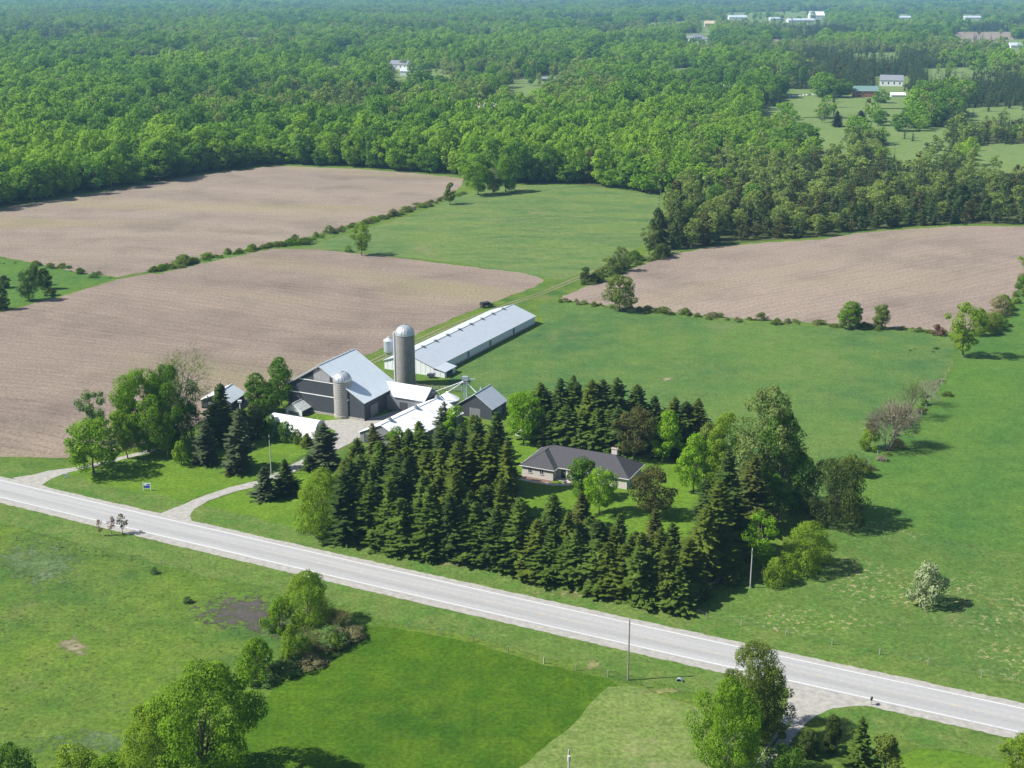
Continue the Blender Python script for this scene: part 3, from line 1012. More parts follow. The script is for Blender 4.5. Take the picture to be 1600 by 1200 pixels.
for i in range(2):
    rg = np.random.default_rng(250 + i)
    v, f, q, tw = bare(rg, 4.5, 4.2, twigs=2600, leafq=500, leaf=.28)
    PROTO['thicket'].append((4.5, 4.2, np.concatenate([q, tw]), (v, f)))

_cache = {}


def get_mesh(kind, var, part, mat, bark='bark'):
    key = (kind, var, part, mat, bark)
    if key not in _cache:
        H, R, q, tr = PROTO[kind][var][:4]
        tn = PROTO[kind][var][4] if len(PROTO[kind][var]) > 4 else None
        if part == 'crown':
            _cache[key] = np_mesh(kind + '_crown', q, M[mat], tone=tn)
        elif part == 'trunk':
            _cache[key] = mesh(kind + '_trunk', tr[0], tr[1], M[bark], True)
        else:
            _cache[key] = np_mesh(kind, q, None, tr, [M[mat], M[bark]], tn)
    return _cache[key]


_count = {}


def plant_at(kind, mat, X, Y, H, W, label, group=None, name='tree', cat='tree', bark='bark', whole=False, z=0.0):
    n = _count.get(kind, 0)
    _count[kind] = n + 1
    var = n % len(PROTO[kind])
    h0, r0 = PROTO[kind][var][:2]
    W *= (1.34 if group else 1.14) if 'spruce' in kind else 1.04
    sc = (W / (2 * r0), W / (2 * r0), H / h0)
    rz = random.uniform(0, 6.28)
    if whole:
        o = link_mesh(name, get_mesh(kind, var, 'whole', mat, bark))
        tag(o, label, cat, group)
    else:
        o = thing(name, label, cat, group=group)
        link_mesh('crown', get_mesh(kind, var, 'crown', mat, bark), o)
        link_mesh('trunk', get_mesh(kind, var, 'trunk', mat, bark), o)
    o.location = (X, Y, z)
    lean_ = .045 if 'spruce' in kind else .03
    o.rotation_euler = (random.gauss(0, lean_), random.gauss(0, lean_), rz)
    o.scale = sc
    return o


def plant(kind, mat, x, yb, yt, w, label, group=None, name='tree', cat='tree', bark='bark'):
    g = G(x, yb)
    return plant_at(kind, mat, g[0], g[1], height(x, yb, yt), w * mper(x, yb - .4 * (yb - yt)), label, group, name, cat, bark)


# ------------------------------------------------------------------ farm buildings
def local(x, y, rot):
    g = G(x, y)
    return (g[0], g[1], 0), R_(rot)


def gable(name, label, cat, loc, rz, x0, x1, y0, y1, ez0, ez1, px_, pz, wall, roof, over=.35, group=None, rt=.12):
    """gable ends at y0 and y1, ridge along y"""
    t = thing(name, label, cat, loc, rz, group)
    prof = [(x0, 0), (x1, 0), (x1, ez1), (px_, pz), (x0, ez0)]
    MB().prism_y(prof, y0, y1).build('wall', M[wall], t)
    mb = MB()
    sl_, sr = (pz - ez0) / (px_ - x0), (pz - ez1) / (x1 - px_)
    zl, zr = ez0 - sl_ * over, ez1 - sr * over
    up = .14
    a, b = y0 - over, y1 + over
    mb.slab([(x0 - over, a, zl + up), (px_, a, pz + up), (px_, b, pz + up), (x0 - over, b, zl + up)], rt)
    mb.slab([(px_, a, pz + up), (x1 + over, a, zr + up), (x1 + over, b, zr + up), (px_, b, pz + up)], rt)
    r = mb.build('roof', M[roof], t)
    MB().tube((px_, a, pz + up), (px_, b, pz + up), .14, n=6).build('ridge_cap', M[roof], r)
    return t, r


# poultry barn ------------------------------------------------------
loc, rz = local(601, 576, -27)
t, r = gable('poultry_barn', 'long low white poultry barn with row of ridge vents', 'barn', loc, rz, 0, 16.6, 0, 66, 2.6, 2.6, 8.3, 5.5, 'whitewall', 'whiteroof')
for k in range(8):
    y = 8 + k * 7.3
    v = MB().box(8.3 - .3, 8.3 + .3, y - .3, y + .3, 5.3, 5.95).build('ridge_vent', M['greysiding'], t)
    MB().slab([(7.85, y - .45, 6.0), (8.75, y - .45, 6.0), (8.75, y + .45, 6.0), (7.85, y + .45, 6.0)], .08).build('vent_cap', M['greysiding'], v)
MB().box(16.6, 20.2, 0.02, 6.2, 0, 1.75).build('lean_to', M['whitewall'], t)
MB().slab([(16.9, -.35, 2.62), (20.6, -.35, 1.86), (20.6, 6.5, 1.86), (16.9, 6.5, 2.62)], .1).build('lean_to_roof', M['whiteroof'], t)
for y0 in (20, 34, 50):
    MB().box(16.6, 16.66, y0, y0 + 1.1, .1, 2.1).build('door', M['greysiding'], t)
MB().box(16.6, 16.72, .1, 65.9, 0, .35).build('foundation', M['concrete'], t)
MB().box(20.2, 20.26, 1.2, 4.6, .1, 1.5).build('door', M['barnwood'], t)
for k in range(12):
    x = 1.0 + k * 1.6
    MB().box(x, x + .07, -.05, 0, .2, min(2.4 + (x if x < 8.3 else 16.6 - x) * .3, 4.6) if x < 16 else 1.6).build('batten', M['trim'], t)

# bank barn --------------------------------------------------------
loc, rz = local(570, 658, -26)
t, r = gable('bank_barn', 'big weathered black timber barn with steel gable roof', 'barn', loc, rz, -23.7, 0, 0, 16.5, 7, 5.1, -13.3, 13.2, 'barnwood', 'steelroof', .45)
MB().box(-15.2, -10.2, -.07, 0, 9.1, 11.1).build('hay_door', M['barnwood_light'], t)
MB().prism_y([(-15.2, 11.1), (-10.2, 11.1), (-12.2, 12.3), (-14.3, 12.3)], -.07, 0).build('hay_door', M['barnwood_light'], t)
MB().box(-19.9, -6.0, -.12, 0, 8.75, 8.95).build('trim_board', M['trim'], t)
MB().box(-23.7, -4.5, -.14, 0, 4.95, 5.15).build('trim_board', M['trim'], t)
MB().box(-23.8, 0.02, -.18, -.005, -.1, .55).build('foundation', M['foundation'], t)
MB().box(.0, .06, 3.0, 6.5, .1, 3.2).build('door', M['greysiding'], t)
for (x0, x1, z0_, z1_) in ((-23.5, -13.4, 7.05, 13.05), (-13.2, .2, 13.05, 5.05)):
    MB().slab([(x0, -.47, z0_ + .02), (x1, -.47, z1_ + .02), (x1, -.44, z1_ + .02), (x0, -.44, z0_ + .02)], .25).build('barge_board', M['barnwood_light'], t)
# the ell with its own ridge, gable facing the yard's right
w_ = MB()
y0, y1, ym, e, p_ = 10.8, 18.0, 14.4, 4.0, 6.4
prof = [(y0, 0), (y1, 0), (y1, e), (ym, p_), (y0, e)]
vs_ = [(.05, y, z) for y, z in prof] + [(11.4, y, z) for y, z in prof]
w_.add(vs_, [(4, 3, 2, 1, 0), (5, 6, 7, 8, 9)] + [(i, (i + 1) % 5, (i + 1) % 5 + 5, i + 5) for i in range(5)])
w_.build('ell_wall', M['greysiding'], t)
MB().prism_y([(0, 0), (.06, 0), (.06, 3.9), (0, 3.9)], 10.9, 17.9).build('ell_end', M['barnwood'], t).location = (11.4, 0, 0)
mb = MB()
sl_ = (p_ - e) / (ym - y0)
xr = lambda z: -13.3 + (13.2 + .14 - z) / ((13.2 - 5.1) / 13.3)   # where the main roof has height z
ez = e - sl_ * .4 + .14
mb.slab([(xr(ez) + .1, y0 - .4, ez), (11.8, y0 - .4, ez), (11.8, ym, p_ + .14), (xr(p_ + .14) + .1, ym, p_ + .14)], .1)
mb.slab([(xr(p_ + .14) + .1, ym, p_ + .14), (11.8, ym, p_ + .14), (11.8, y1 + .4, ez), (xr(ez) + .1, y1 + .4, ez)], .1)
mb.build('ell_roof', M['whiteroof'], t)
MB().box(4.0, 6.4, y0 - .05, y0, .1, 2.6).build('door', M['barnwood'], t)


# silos -----------------------------------------------------------------
def silo(label, x, y, rad, hcyl, hdome, mat, nh, chute):
    g = G(x, y)
    t = thing('silo', label, 'silo', (g[0], g[1], 0))
    MB().lathe([(rad, 0), (rad, hcyl), (rad * .2, hcyl + .02)], 32).build('cylinder', M[mat], t)
    MB().lathe([(rad * 1.06, 0), (rad * 1.06, .7), (rad, .75)], 32).build('footing', M['foundation'], t)
    prof = [(rad * 1.02 * math.cos(a), hcyl + .03 + hdome * math.sin(a)) for a in np.linspace(0, math.pi / 2 * .97, 9)]
    dm = MB().lathe([(rad * 1.04, hcyl - .12), (rad * 1.04, hcyl + .03)] + prof, 20).build('dome', M['dome'], t)
    rib = MB()
    for i in range(10):
        a = 2 * math.pi * i / 10
        pts = [Vector((r_ * 1.012 * math.cos(a), r_ * 1.012 * math.sin(a), z_ + .02)) for r_, z_ in prof]
        for p, q in zip(pts, pts[1:]):
            rib.tube(p, q, .035, n=4, caps=False)
    rib.build('dome_seam', M['galv'], dm)
    MB().tube((0, 0, hcyl + hdome - .05), (0, 0, hcyl + hdome + .35), .25, .18, 8).build('dome_cap', M['galv'], dm)
    hm = MB().lathe([(rad + .015, -.035), (rad + .055, -.035), (rad + .055, .035), (rad + .015, .035)], 32)
    hme = mesh('hoop', hm.v, hm.f, M['hoop'])
    for i in range(nh):
        h = link_mesh('hoop', hme, t)
        h.location = (0, 0, 1.0 + (hcyl - 1.3) * (i / (nh - 1)) ** 1.15)
    if chute == 'left':
        a = R_(178)
        c_, s_ = math.cos(a), math.sin(a)
        MB().tube((c_ * (rad + .25), s_ * (rad + .25), .4), (c_ * (rad + .25), s_ * (rad + .25), hcyl + .5), .42, n=10).build('chute', M['whiteroof'], t)
    else:
        a = R_(-38)
        c_, s_ = math.cos(a), math.sin(a)
        for k in (-.18, .18):
            ox, oy = -s_ * k, c_ * k
            MB().tube((c_ * (rad + .2) + ox, s_ * (rad + .2) + oy, 2.2), (c_ * (rad + .2) + ox, s_ * (rad + .2) + oy, hcyl), .06, n=5).build('ladder_rail', M['whiteroof'], t)
    return t


silo('short concrete stave silo with silver dome in front of the barn', 537, 650, 2.35, 9.9, 2.1, 'stave', 16, 'right')
silo('tall grey concrete silo with silver dome and white chute', 634.5, 600, 2.65, 14.6, 2.5, 'stave_dark', 24, 'left')
g = G(608, 560)
t = thing('feed_bin', 'small bluish galvanised feed bin on legs behind tall silo', 'feed bin', (g[0], g[1], 0))
MB().lathe([(.25, .9), (1.5, 2.2), (1.5, 5.6)], 20).build('cylinder', M['galv'], t)
MB().lathe([(1.6, 5.55), (1.6, 5.65), (.35, 6.5), (.35, 6.7), (0.02, 6.75)], 20).build('cone_lid', M['whiteroof'], t)
for k in range(6):
    a = k * math.pi / 3
    MB().tube((1.45 * math.cos(a), 1.45 * math.sin(a), 0), (1.45 * math.cos(a), 1.45 * math.sin(a), 2.6), .07, n=5).build('leg', M['galv'], t)

# white hog barn -----------------------------------------------------
loc, rz = local(563, 690, -31)
t, r = gable('hog_barn', 'low barn with broad bright white roof behind the spruces', 'barn', loc, rz, 0, 13.6, 0, 25, 2.5, 2.5, 6.6, 5.5, 'greysiding', 'brightroof')
for y in (3.5, 14.5, 24):
    v = MB().box(6.2, 7.0, y - .4, y + .4, 5.4, 6.1).build('roof_vent', M['galv'], t)
    MB().lathe([(.02, 6.6), (.62, 6.15), (.62, 6.1)], 10, 6.6, y).build('vent_cap', M['greysiding'], v)
MB().tube((11.8, 8, 3.0), (11.8, 8, 5.0), .16, n=8).build('flue', M['black'], t)
for y in (10, 17):
    MB().slab([(8.4, y, 4.93), (10.4, y, 4.07), (10.4, y + .35, 4.07), (8.4, y + .35, 4.93)], .05).build('roof_panel', M['clearroof'], t)
MB().box(1.2, 4.0, -.05, 0, .1, 2.3).build('door', M['barnwood'], t)

# grain bin, leg and spouts -------------------------------------------
g = G(700, 636)
t = thing('grain_bin', 'squat steel grain bin with pale conical roof', 'grain bin', (g[0], g[1], 0))
MB().lathe([(3.0, 0), (3.0, 2.3)], 24).build('cylinder', M['galv'], t)
MB().lathe([(3.15, 2.25), (3.15, 2.35), (.4, 4.1), (.4, 4.35), (.02, 4.4)], 24).build('cone_lid', M['brightroof'], t)
g2 = G(727, 640)
t = thing('grain_elevator', 'slim grain elevator leg with spouts fanning down', 'grain elevator', (g2[0], g2[1], 0))
for dx, dy in ((-.3, 0), (.3, 0)):
    MB().tube((dx, dy, 0), (dx, dy, 8.2), .16, n=6).build('leg_casing', M['galv'], t)
MB().box(-.75, .75, -.5, .5, 8.1, 9.2).build('head', M['galv'], t)
MB().box(-1.0, 1.0, -.8, .8, 7.55, 7.65).build('platform', M['greysiding'], t)
MB().box(.7, 2.6, -.15, .15, 8.3, 8.6).build('motor_arm', M['galv'], t)
for tgt in ((g[0] - g2[0], g[1] - g2[1], 4.2), (-6.5, -3.5, 4.6), (-8.6, -1.0, 5.0), (3.2, -1.5, 5.0)):
    MB().tube((0, 0, 8.0), tgt, .11, n=6).build('spout', M['trim'], t)

# gabled shed, small fibreglass shed, left shed ------------------------
loc, rz = local(769, 657, -26)
t, r = gable('gable_shed', 'dark board shed with steep pale metal roof', 'shed', loc, rz, -9.8, 0, 0, 8.2, 3.1, 3.1, -4.9, 6.4, 'barnwood', 'whiteroof')
MB().box(-6.6, -3.4, -.05, 0, .1, 2.6).build('door', M['greysiding'], t)
MB().tube((-6.2, 5.5, 5.4), (-6.2, 5.5, 6.6), .16, n=6).build('flue', M['galv'], t)
MB().box(0, .05, 2.5, 5.6, .1, 2.4).build('door', M['greysiding'], t)
loc, rz = local(472, 651, -26)
t, r = gable('small_shed', 'small low shed with translucent grey roof beside barn', 'shed', loc, rz, -5.0, 0, 0, 5.6, 1.5, 1.5, -2.7, 3.1, 'whitewall', 'clearroof', .2)
MB().box(0, .04, .1, 5.5, .05, 1.35).build('side_boards', M['barnwood'], t)
MB().box(-4.2, -1.0, -.05, 0, .1, 1.1).build('door', M['greysiding'], t)
loc, rz = local(362, 642, -14)
t, r = gable('field_shed', 'dark shed with pale steel roof behind the blue spruces', 'shed', loc, rz, -8.6, 0, 0, 8.0, 2.4, 2.4, -3.6, 4.5, 'barnwood', 'steelroof')
MB().box(-6.5, -3.0, -.05, 0, .1, 2.0).build('door', M['greysiding'], t)

# quonset ---------------------------------------------------------------
loc, rz = local(488, 686, -25)
t = thing('quonset_shelter', 'white canvas hoop shelter beside the farm driveway', 'shelter', loc, rz)
arc = [(2.6 - 2.6 * math.cos(a), 4.1 * math.sin(a) ** .8) for a in np.linspace(0, math.pi, 15)]
vs_, fs_ = [], []
for x in np.linspace(-13.2, .8, 8):
    vs_ += [(x, y, z) for y, z in arc]
for i in range(7):
    for j in range(14):
        fs_.append((i * 15 + j, i * 15 + j + 1, i * 15 + 16 + j, i * 15 + 15 + j))
link_mesh('cover', mesh('cover', vs_, fs_, M['quonset'], True), t)
for x, nm in ((.79, 'end_wall'), (-13.19, 'end_wall')):
    MB().add([(x, y, z) for y, z in arc], [tuple(range(15))]).build(nm, M['quonset_end'], t)
MB().box(.80, .85, 1.2, 4.0, .05, 2.8).build('door', M['greysiding'], t)
for x in np.linspace(-13.2, .8, 8):
    mb = MB()
    pts = [Vector((x, 2.6 + (y - 2.6) * 1.008, z * 1.008)) for y, z in arc]
    for p, q in zip(pts, pts[1:]):
        mb.tube(p, q, .05, n=4, caps=False)
    mb.build('hoop', M['quonset'], t)

# ------------------------------------------------------------------ the house
loc, rz = local(864, 751, -25)
H_ = thing('ranch_house', 'cream brick ranch house with charcoal hipped roof', 'house', loc, rz)
MB().box(-7.6, .1, -.25, 11.4, 0, 2.68).build('wall', M['housewall'], H_)
MB().box(.103, 17.0, 2.0, 11.4, -.05, 2.68).build('wall', M['housewall'], H_)
E_, PT = 2.70, .60
x0, x1, y0, y1 = -8.1, 17.6, 1.6, 12.1
hm = (y1 - y0) / 2
zr_ = E_ + PT * hm
rl, rr_ = (x0 + hm, y0 + hm, zr_), (x1 - hm, y0 + hm, zr_)
wy, wx = -.6, .6
hw = (wx - x0) / 2
wm, wz = x0 + hw, E_ + PT * hw
apex = (wm, wy + hw, wz)
junc = (wm, y0 + hw, wz)
mb = MB()
mb.slab([(x1, y0, E_), rr_, (x1, y1, E_)][::1], .08)
mb.slab([(x1, y1, E_), rr_, rl, (x0, y1, E_)], .08)
mb.slab([(wx, y0, E_), (x1, y0, E_), rr_, rl, junc], .08)
mb.slab([(x0, wy, E_), apex, junc, rl, (x0, y1, E_)], .08)
mb.slab([(x0, wy, E_), (wx, wy, E_), apex], .08)
mb.slab([(wx, wy, E_), (wx, y0, E_), junc, apex], .08)
rf = mb.build('roof', M['shingle'], H_)
for a, b in ((apex, (x0, wy, E_)), (apex, (wx, wy, E_)), (rr_, (x1, y0, E_)), (rr_, (x1, y1, E_)), (rl, rr_), (rl, (x0, y1, E_)), (rl, junc), (apex, junc)):
    MB().tube(Vector(a) + Vector((0, 0, .01)), Vector(b) + Vector((0, 0, .01)), .07, n=5).build('ridge_cap', M['shingle'], rf)
fas = [(x0, wy), (wx, wy), (wx, y0), (x1, y0), (x1, y1), (x0, y1)]
for i, a in enumerate(fas):
    b = fas[(i + 1) % 6]
    MB().tube((a[0], a[1], E_ - .09), (b[0], b[1], E_ - .09), .10, n=4).build('gutter', M['trim'], H_)
MB().add([(x0 + .06, wy + .06, E_ - .12), (wx - .06, wy + .06, E_ - .12), (wx - .06, y0 + .06, E_ - .12), (x1 - .06, y0 + .06, E_ - .12), (x1 - .06, y1 - .06, E_ - .12), (x0 + .06, y1 - .06, E_ - .12)],
         [(0, 1, 2, 3, 4, 5)]).build('soffit', M['trim'], H_)


def window(x, z0_, w, h, y, parent, axis='x'):
    f = MB().box(x, x + w, y - .05, y, z0_, z0_ + h).build('window', M['trim'], parent)
    MB().box(x + .08, x + w - .08, y - .07, y - .045, z0_ + .08, z0_ + h - .08).build('pane', M['glass'], f)
    MB().box(x + w / 2 - .03, x + w / 2 + .03, y - .085, y - .065, z0_ + .08, z0_ + h - .08).build('mullion', M['trim'], f)
    MB().box(x - .06, x + w + .06, y - .12, y, z0_ - .1, z0_).build('sill', M['concrete'], f)


window(-6.1, 1.2, .95, 1.2, -.25, H_)
window(-3.2, 1.2, .95, 1.2, -.25, H_)
window(13.5, 1.55, 1.3, .75, 2.0, H_)
window(13.6, .15, 1.0, .5, 2.0, H_)
window(7.5, 1.1, 2.0, 1.3, 2.0, H_)
window(3.4, .9, 2.2, 1.5, 2.0, H_)
d_ = MB().box(1.2, 2.25, 1.94, 2.0, .05, 2.15).build('door', M['barnwood'], H_)
MB().tube((1.35, 1.9, 1.05), (1.35, 1.94, 1.05), .05, n=6).build('handle', M['galv'], d_)
MB().box(.3, 5.0, .4, 1.98, -.02, .14).build('porch', M['concrete'], H_)
for x in (2.6, 4.9):
    MB().box(x, x + .14, 1.7, 1.82, .14, 2.6).build('porch_post', M['trim'], H_)
MB().tube((16.8, 1.9, 2.6), (17.0, 1.85, .1), .06, n=5).build('downspout', M['trim'], H_)
ch = MB().box(11.0, 12.3, 7.9, 8.7, 4.4, 6.75).build('chimney', M['chimney'], H_)
MB().box(10.9, 12.4, 7.8, 8.8, 6.75, 6.88).build('chimney_cap', M['concrete'], ch)
for k in (11.35, 11.95):
    MB().tube((k, 8.3, 6.88), (k, 8.3, 7.1), .14, n=8).build('flue', M['redbrown'], ch)
MB().tube((3, 8.6, 4.9), (3, 8.6, 5.6), .08, n=6).build('roof_vent', M['black'], H_)
rv = local(864, 751, -25)[0]


def hpt(x, y):
    a = R_(-25)
    return (rv[0] + x * math.cos(a) - y * math.sin(a), rv[1] + x * math.sin(a) + y * math.cos(a))


sheet('flower_bed', 'mulched flower bed along the front of the house', None, 'mulch', .052, world_pts=[hpt(*p) for p in ((-8.2, -.27), (-8.4, -1.6), (-5, -1.9), (-1, -1.8), (.2, -1.6), (.2, -.27))])
sheet('path', 'pale concrete path to the front door of the house', None, 'concrete', .056, world_pts=[hpt(*p) for p in ((-10.5, -1.2), (-10.5, -2.4), (-4, -3.1), (1, -2.9), (4.6, -1.2), (4.6, .38), (2.6, .38), (2.6, -.8), (.4, -1.75), (-4, -1.95), (-8.4, -1.65))])


# ------------------------------------------------------------------ poles, signs, fences
def utility_pole(label, x, yb, yt, mat='pole', r=.15, top=None):
    g = G(x, yb)
    h = height(x, yb, yt)
    t = thing('utility_pole', label, 'utility pole', (g[0], g[1], 0))
    MB().tube((0, 0, -.2), (0, 0, h), r, r * .65, 8).build('pole', M[mat], t)
    MB().tube((0, 0, h - .25), (0, 0, h + .12), r * .35, r * .3, 6).build('insulator', M['galv'], t)
    MB().box(-.04, .04, -r - .1, -r * .6, h - 1.1, h - .4).build('bracket', M['black'], t)
    if top:
        MB().lathe([(.02, h - 1.6), (.24, h - 1.58), (.24, h - .75), (.02, h - .7)], 10, 0, -r - .26).build(top, M['palepole'], t)
    return t, h


utility_pole('tall slim utility pole standing in the ditch below the road', 981, 1063, 967)
utility_pole('slim utility pole on the front lawn beside the driveway', 424, 742, 680, 'palepole', .13)
utility_pole('utility pole at the bottom edge of the mown grass', 888, 1236, 1171, 'palepole', .17, 'transformer')
utility_pole('pale grey utility pole in shade beside the small poplar', 1172, 919, 857, 'palepole', .13)
g = G(377, 664)
t = thing('yard_light', 'white yard light pole in front of the field shed', 'light pole', (g[0], g[1], 0))
h = height(377, 664, 626)
MB().tube((0, 0, 0), (0, 0, h), .16, .12, 8).build('pole', M['trim'], t)
MB().box(-.5, .5, -.3, .3, h - .5, h + .1).build('lamp_head', M['trim'], t)

g = G(230, 767)
t = thing('estate_sign', 'white and blue real estate sign board on front lawn', 'sign', (g[0], g[1], 0), R_(-4))
for x in (-.82, .82):
    MB().box(x - .07, x + .07, -.07, .07, 0, 1.95).build('post', M['signwhite'], t)
MB().box(-.75, .75, -.04, .04, .55, 1.85).build('board', M['signwhite'], t)
MB().box(-.36, .70, -.055, -.042, .70, 1.30).build('blue_print', M['blue'], t)
MB().box(.05, .70, -.055, -.042, 1.42, 1.70).build('blue_print', M['blue'], t)
MB().box(-.70, -.42, -.055, -.042, .70, 1.20).build('dark_print', M['black'], t)
g = G(104, 748)
t = thing('notice_board', 'small white upright board beside the left farm lane', 'sign', (g[0], g[1], 0), R_(15))
MB().box(-.36, .36, -.04, .04, .25, 1.3).build('board', M['signwhite'], t)
for x in (-.3, .3):
    MB().box(x - .04, x + .04, .04, .1, 0, 1.25).build('post', M['post'], t)
g = G(125, 738)
t = thing('gate_post', 'short grey wooden gate post beside the left lane', 'post', (g[0], g[1], 0))
MB().tube((0, 0, -.1), (0, 0, 1.5), .13, .12, 7).build('post', M['post'], t)
MB().lathe([(.15, 1.5), (.15, 1.55), (.01, 1.6)], 7).build('cap', M['post'], t)
g = G(1361, 1102)
t = thing('mailbox', 'dark rural mailbox on post at the road edge', 'mailbox', (g[0], g[1], 0), R_(-25))
MB().box(-.06, .06, -.06, .06, -.1, 1.05).build('post', M['post'], t)
mb = MB().prism_y([(-.16, 1.05), (.16, 1.05), (.16, 1.28), (.10, 1.38), (-.10, 1.38), (-.16, 1.28)], -.35, .35)
mb.build('box', M['black'], t)
MB().box(.16, .18, -.2, -.02, 1.25, 1.5).build('flag', M['redbrown'], t)
g = G(1061, 1066)
t = thing('culvert', 'dark round culvert mouth in the ditch below the road', 'culvert', (g[0], g[1], 0), R_(-25))
mb = MB()
n = 14
vs_, fs_ = [], []
for r_, y in ((.55, 0), (.55, .5), (.47, .5), (.47, 0)):
    vs_ += [(r_ * math.cos(2 * math.pi * i / n), y, .1 + r_ * math.sin(2 * math.pi * i / n)) for i in range(n)]
for k in range(4):
    for i in range(n):
        fs_.append((k * n + i, k * n + (i + 1) % n, ((k + 1) % 4) * n + (i + 1) % n, ((k + 1) % 4) * n + i))
MB().add(vs_, fs_).build('pipe', M['galv'], t)
MB().add([(  .47 * math.cos(2 * math.pi * i / n), .3, .1 + .47 * math.sin(2 * math.pi * i / n)) for i in range(n)], [tuple(range(n))]).build('inner_dark', M['dark'], t)


def fence(name, label, px, spacing, ph, rails, mat='post', pr=.07, rail_r=None, world=None):
    pts = world or [G(*p) for p in px]
    t = thing(name, label, 'fence', (*pts[0], 0))
    pm = MB().box(-pr, pr, -pr, pr, -.1, ph)
    me = mesh('fence_post', pm.v, pm.f, M[mat])
    heads = []
    for a, b in zip(pts, pts[1:]):
        L = math.dist(a, b)
        k = max(1, round(L / spacing))
        for i in range(k + (b == pts[-1])):
            x, y = a[0] + (b[0] - a[0]) * i / k, a[1] + (b[1] - a[1]) * i / k
            o = link_mesh('fence_post', me, t)
            o.location = (x - pts[0][0], y - pts[0][1], 0)
            o.rotation_euler = (random.uniform(-.05, .05), random.uniform(-.05, .05), random.uniform(0, .5))
            heads.append((x - pts[0][0], y - pts[0][1]))
    for z in rails:
        if rail_r:       # board rails, one per bay
            for p, q in zip(heads, heads[1:]):
                MB().tube((*p, z), (*q, z), rail_r, n=4).build('rail', M[mat], t)
        else:
            mb = MB()
            for p, q in zip(heads, heads[1:]):
                mb.tube((*p, z), (*q, z), .012, n=3, caps=False)
            mb.build('wire', M['wire'], t)
    return t


fence('board_fence', 'grey board fence between tall silo and grain elevator', [(652, 607), (722, 612)], 2.3, 1.35, (.5, 1.1), 'post', .10, .07)
fence('rail_fence', 'grey rail fence along shaded end of the windbreak', [(1073, 953), (1112, 920), (1160, 884)], 2.8, 1.3, (.55, 1.05), 'post', .10, .06)
fence('wire_fence', 'wire fence on grey posts between pasture and meadow', [(1325, 752), (1385, 702), (1440, 650), (1488, 572)], 6.0, 1.4, (.5, .9, 1.25), 'post', .07)
fence('wire_fence', 'roadside wire fence on pale posts in front of flecked pasture', [(1073, 953), (1104, 968), (1158, 978), (1300, 1008), (1450, 1040), (1620, 1078)], 7.0, 1.3, (.5, .9, 1.2), 'post', .05)
fence('wire_fence', 'low wire fence along the top of the lush field', [(640, 983), (740, 1002), (850, 1037), (900, 1048), (950, 1058), (1010, 1075)], 6.0, 1.2, (.5, 1.0), 'post', .08)
fence('wire_fence', 'wire fence on thin posts in the left pasture below road', [(-40, 835), (60, 850), (160, 868), (300, 890)], 6.0, 1.2, (.5, 1.0), 'post', .06)

g = G(760, 480)
t = thing('farm_wagon', 'dark old farm wagon parked beside the field track', 'wagon', (g[0], g[1], 0), R_(30))
MB().box(-2.2, 2.2, -1.0, 1.0, .75, .95).build('bed', M['rust'], t)
MB().box(-2.1, 1.0, -.95, .95, .95, 1.9).build('load', M['black'], t)
MB().box(1.1, 2.15, -.9, .9, .95, 1.3).build('load', M['rust'], t)
for x in (-1.5, 1.5):
    for y in (-1.0, 1.0):
        w_ = MB().tube((x, y - .12, .42), (x, y + .12, .42), .42, n=14).build('wheel', M['black'], t)
        MB().tube((x, y - .13, .42), (x, y + .13, .42), .18, n=10).build('rim', M['rust'], w_)
MB().tube((2.2, 0, .7), (4.0, 0, .35), .06, n=5).build('drawbar', M['rust'], t)
g = G(673, 590)
t = thing('cart', 'small dark cart parked against white barn end', 'cart', (g[0], g[1], 0), R_(-25))
MB().prism_y([(-1.0, .5), (1.0, .5), (1.2, 1.4), (-.8, 1.2)], -.6, .6).build('body', M['cardark'], t)
for y in (-.72, .72):
    MB().tube((0, y - .08, .4), (0, y + .08, .4), .4, n=12).build('wheel', M['black'], t)
MB().tube((1.0, 0, .6), (2.0, 0, .4), .05, n=5).build('drawbar', M['rust'], t)

# ------------------------------------------------------------------ distant buildings and cars
def far_house(name, label, x, yb, wpx, hpx, wall, roof, rot=-20, depth=.7, cat='house', win=True, group=None, ridge_across=True):
    g = G(x, yb)
    m_ = mper(x, yb)
    W, Hh = wpx * m_, hpx * m_ * 1.02
    D = W * depth
    e = Hh * .58
    if ridge_across:
        rot += 90
        W, D = D, W
    t, r = gable(name, label, cat, (g[0], g[1], 0), R_(rot), -W / 2, W / 2, -D / 2, D / 2, e, e, 0, Hh, wall, roof, .5, group)
    if win:
        k = max(2, int((D if ridge_across else W) / 5))
        for i in range(k):
            if ridge_across:
                yy = -D / 2 + D * (i + .5) / k
                f = MB().box(-W / 2 - .06, -W / 2, yy - .8, yy + .8, e * .35, e * .8).build('window', M['trim'], t)
                MB().box(-W / 2 - .09, -W / 2 - .06, yy - .68, yy + .68, e * .4, e * .76).build('pane', M['glass'], f)
            else:
                xx = -W / 2 + W * (i + .5) / k
                f = MB().box(xx - .8, xx + .8, -D / 2 - .06, -D / 2, e * .35, e * .8).build('window', M['trim'], t)
                MB().box(xx - .68, xx + .68, -D / 2 - .09, -D / 2 - .06, e * .4, e * .76).build('pane', M['glass'], f)
    return t


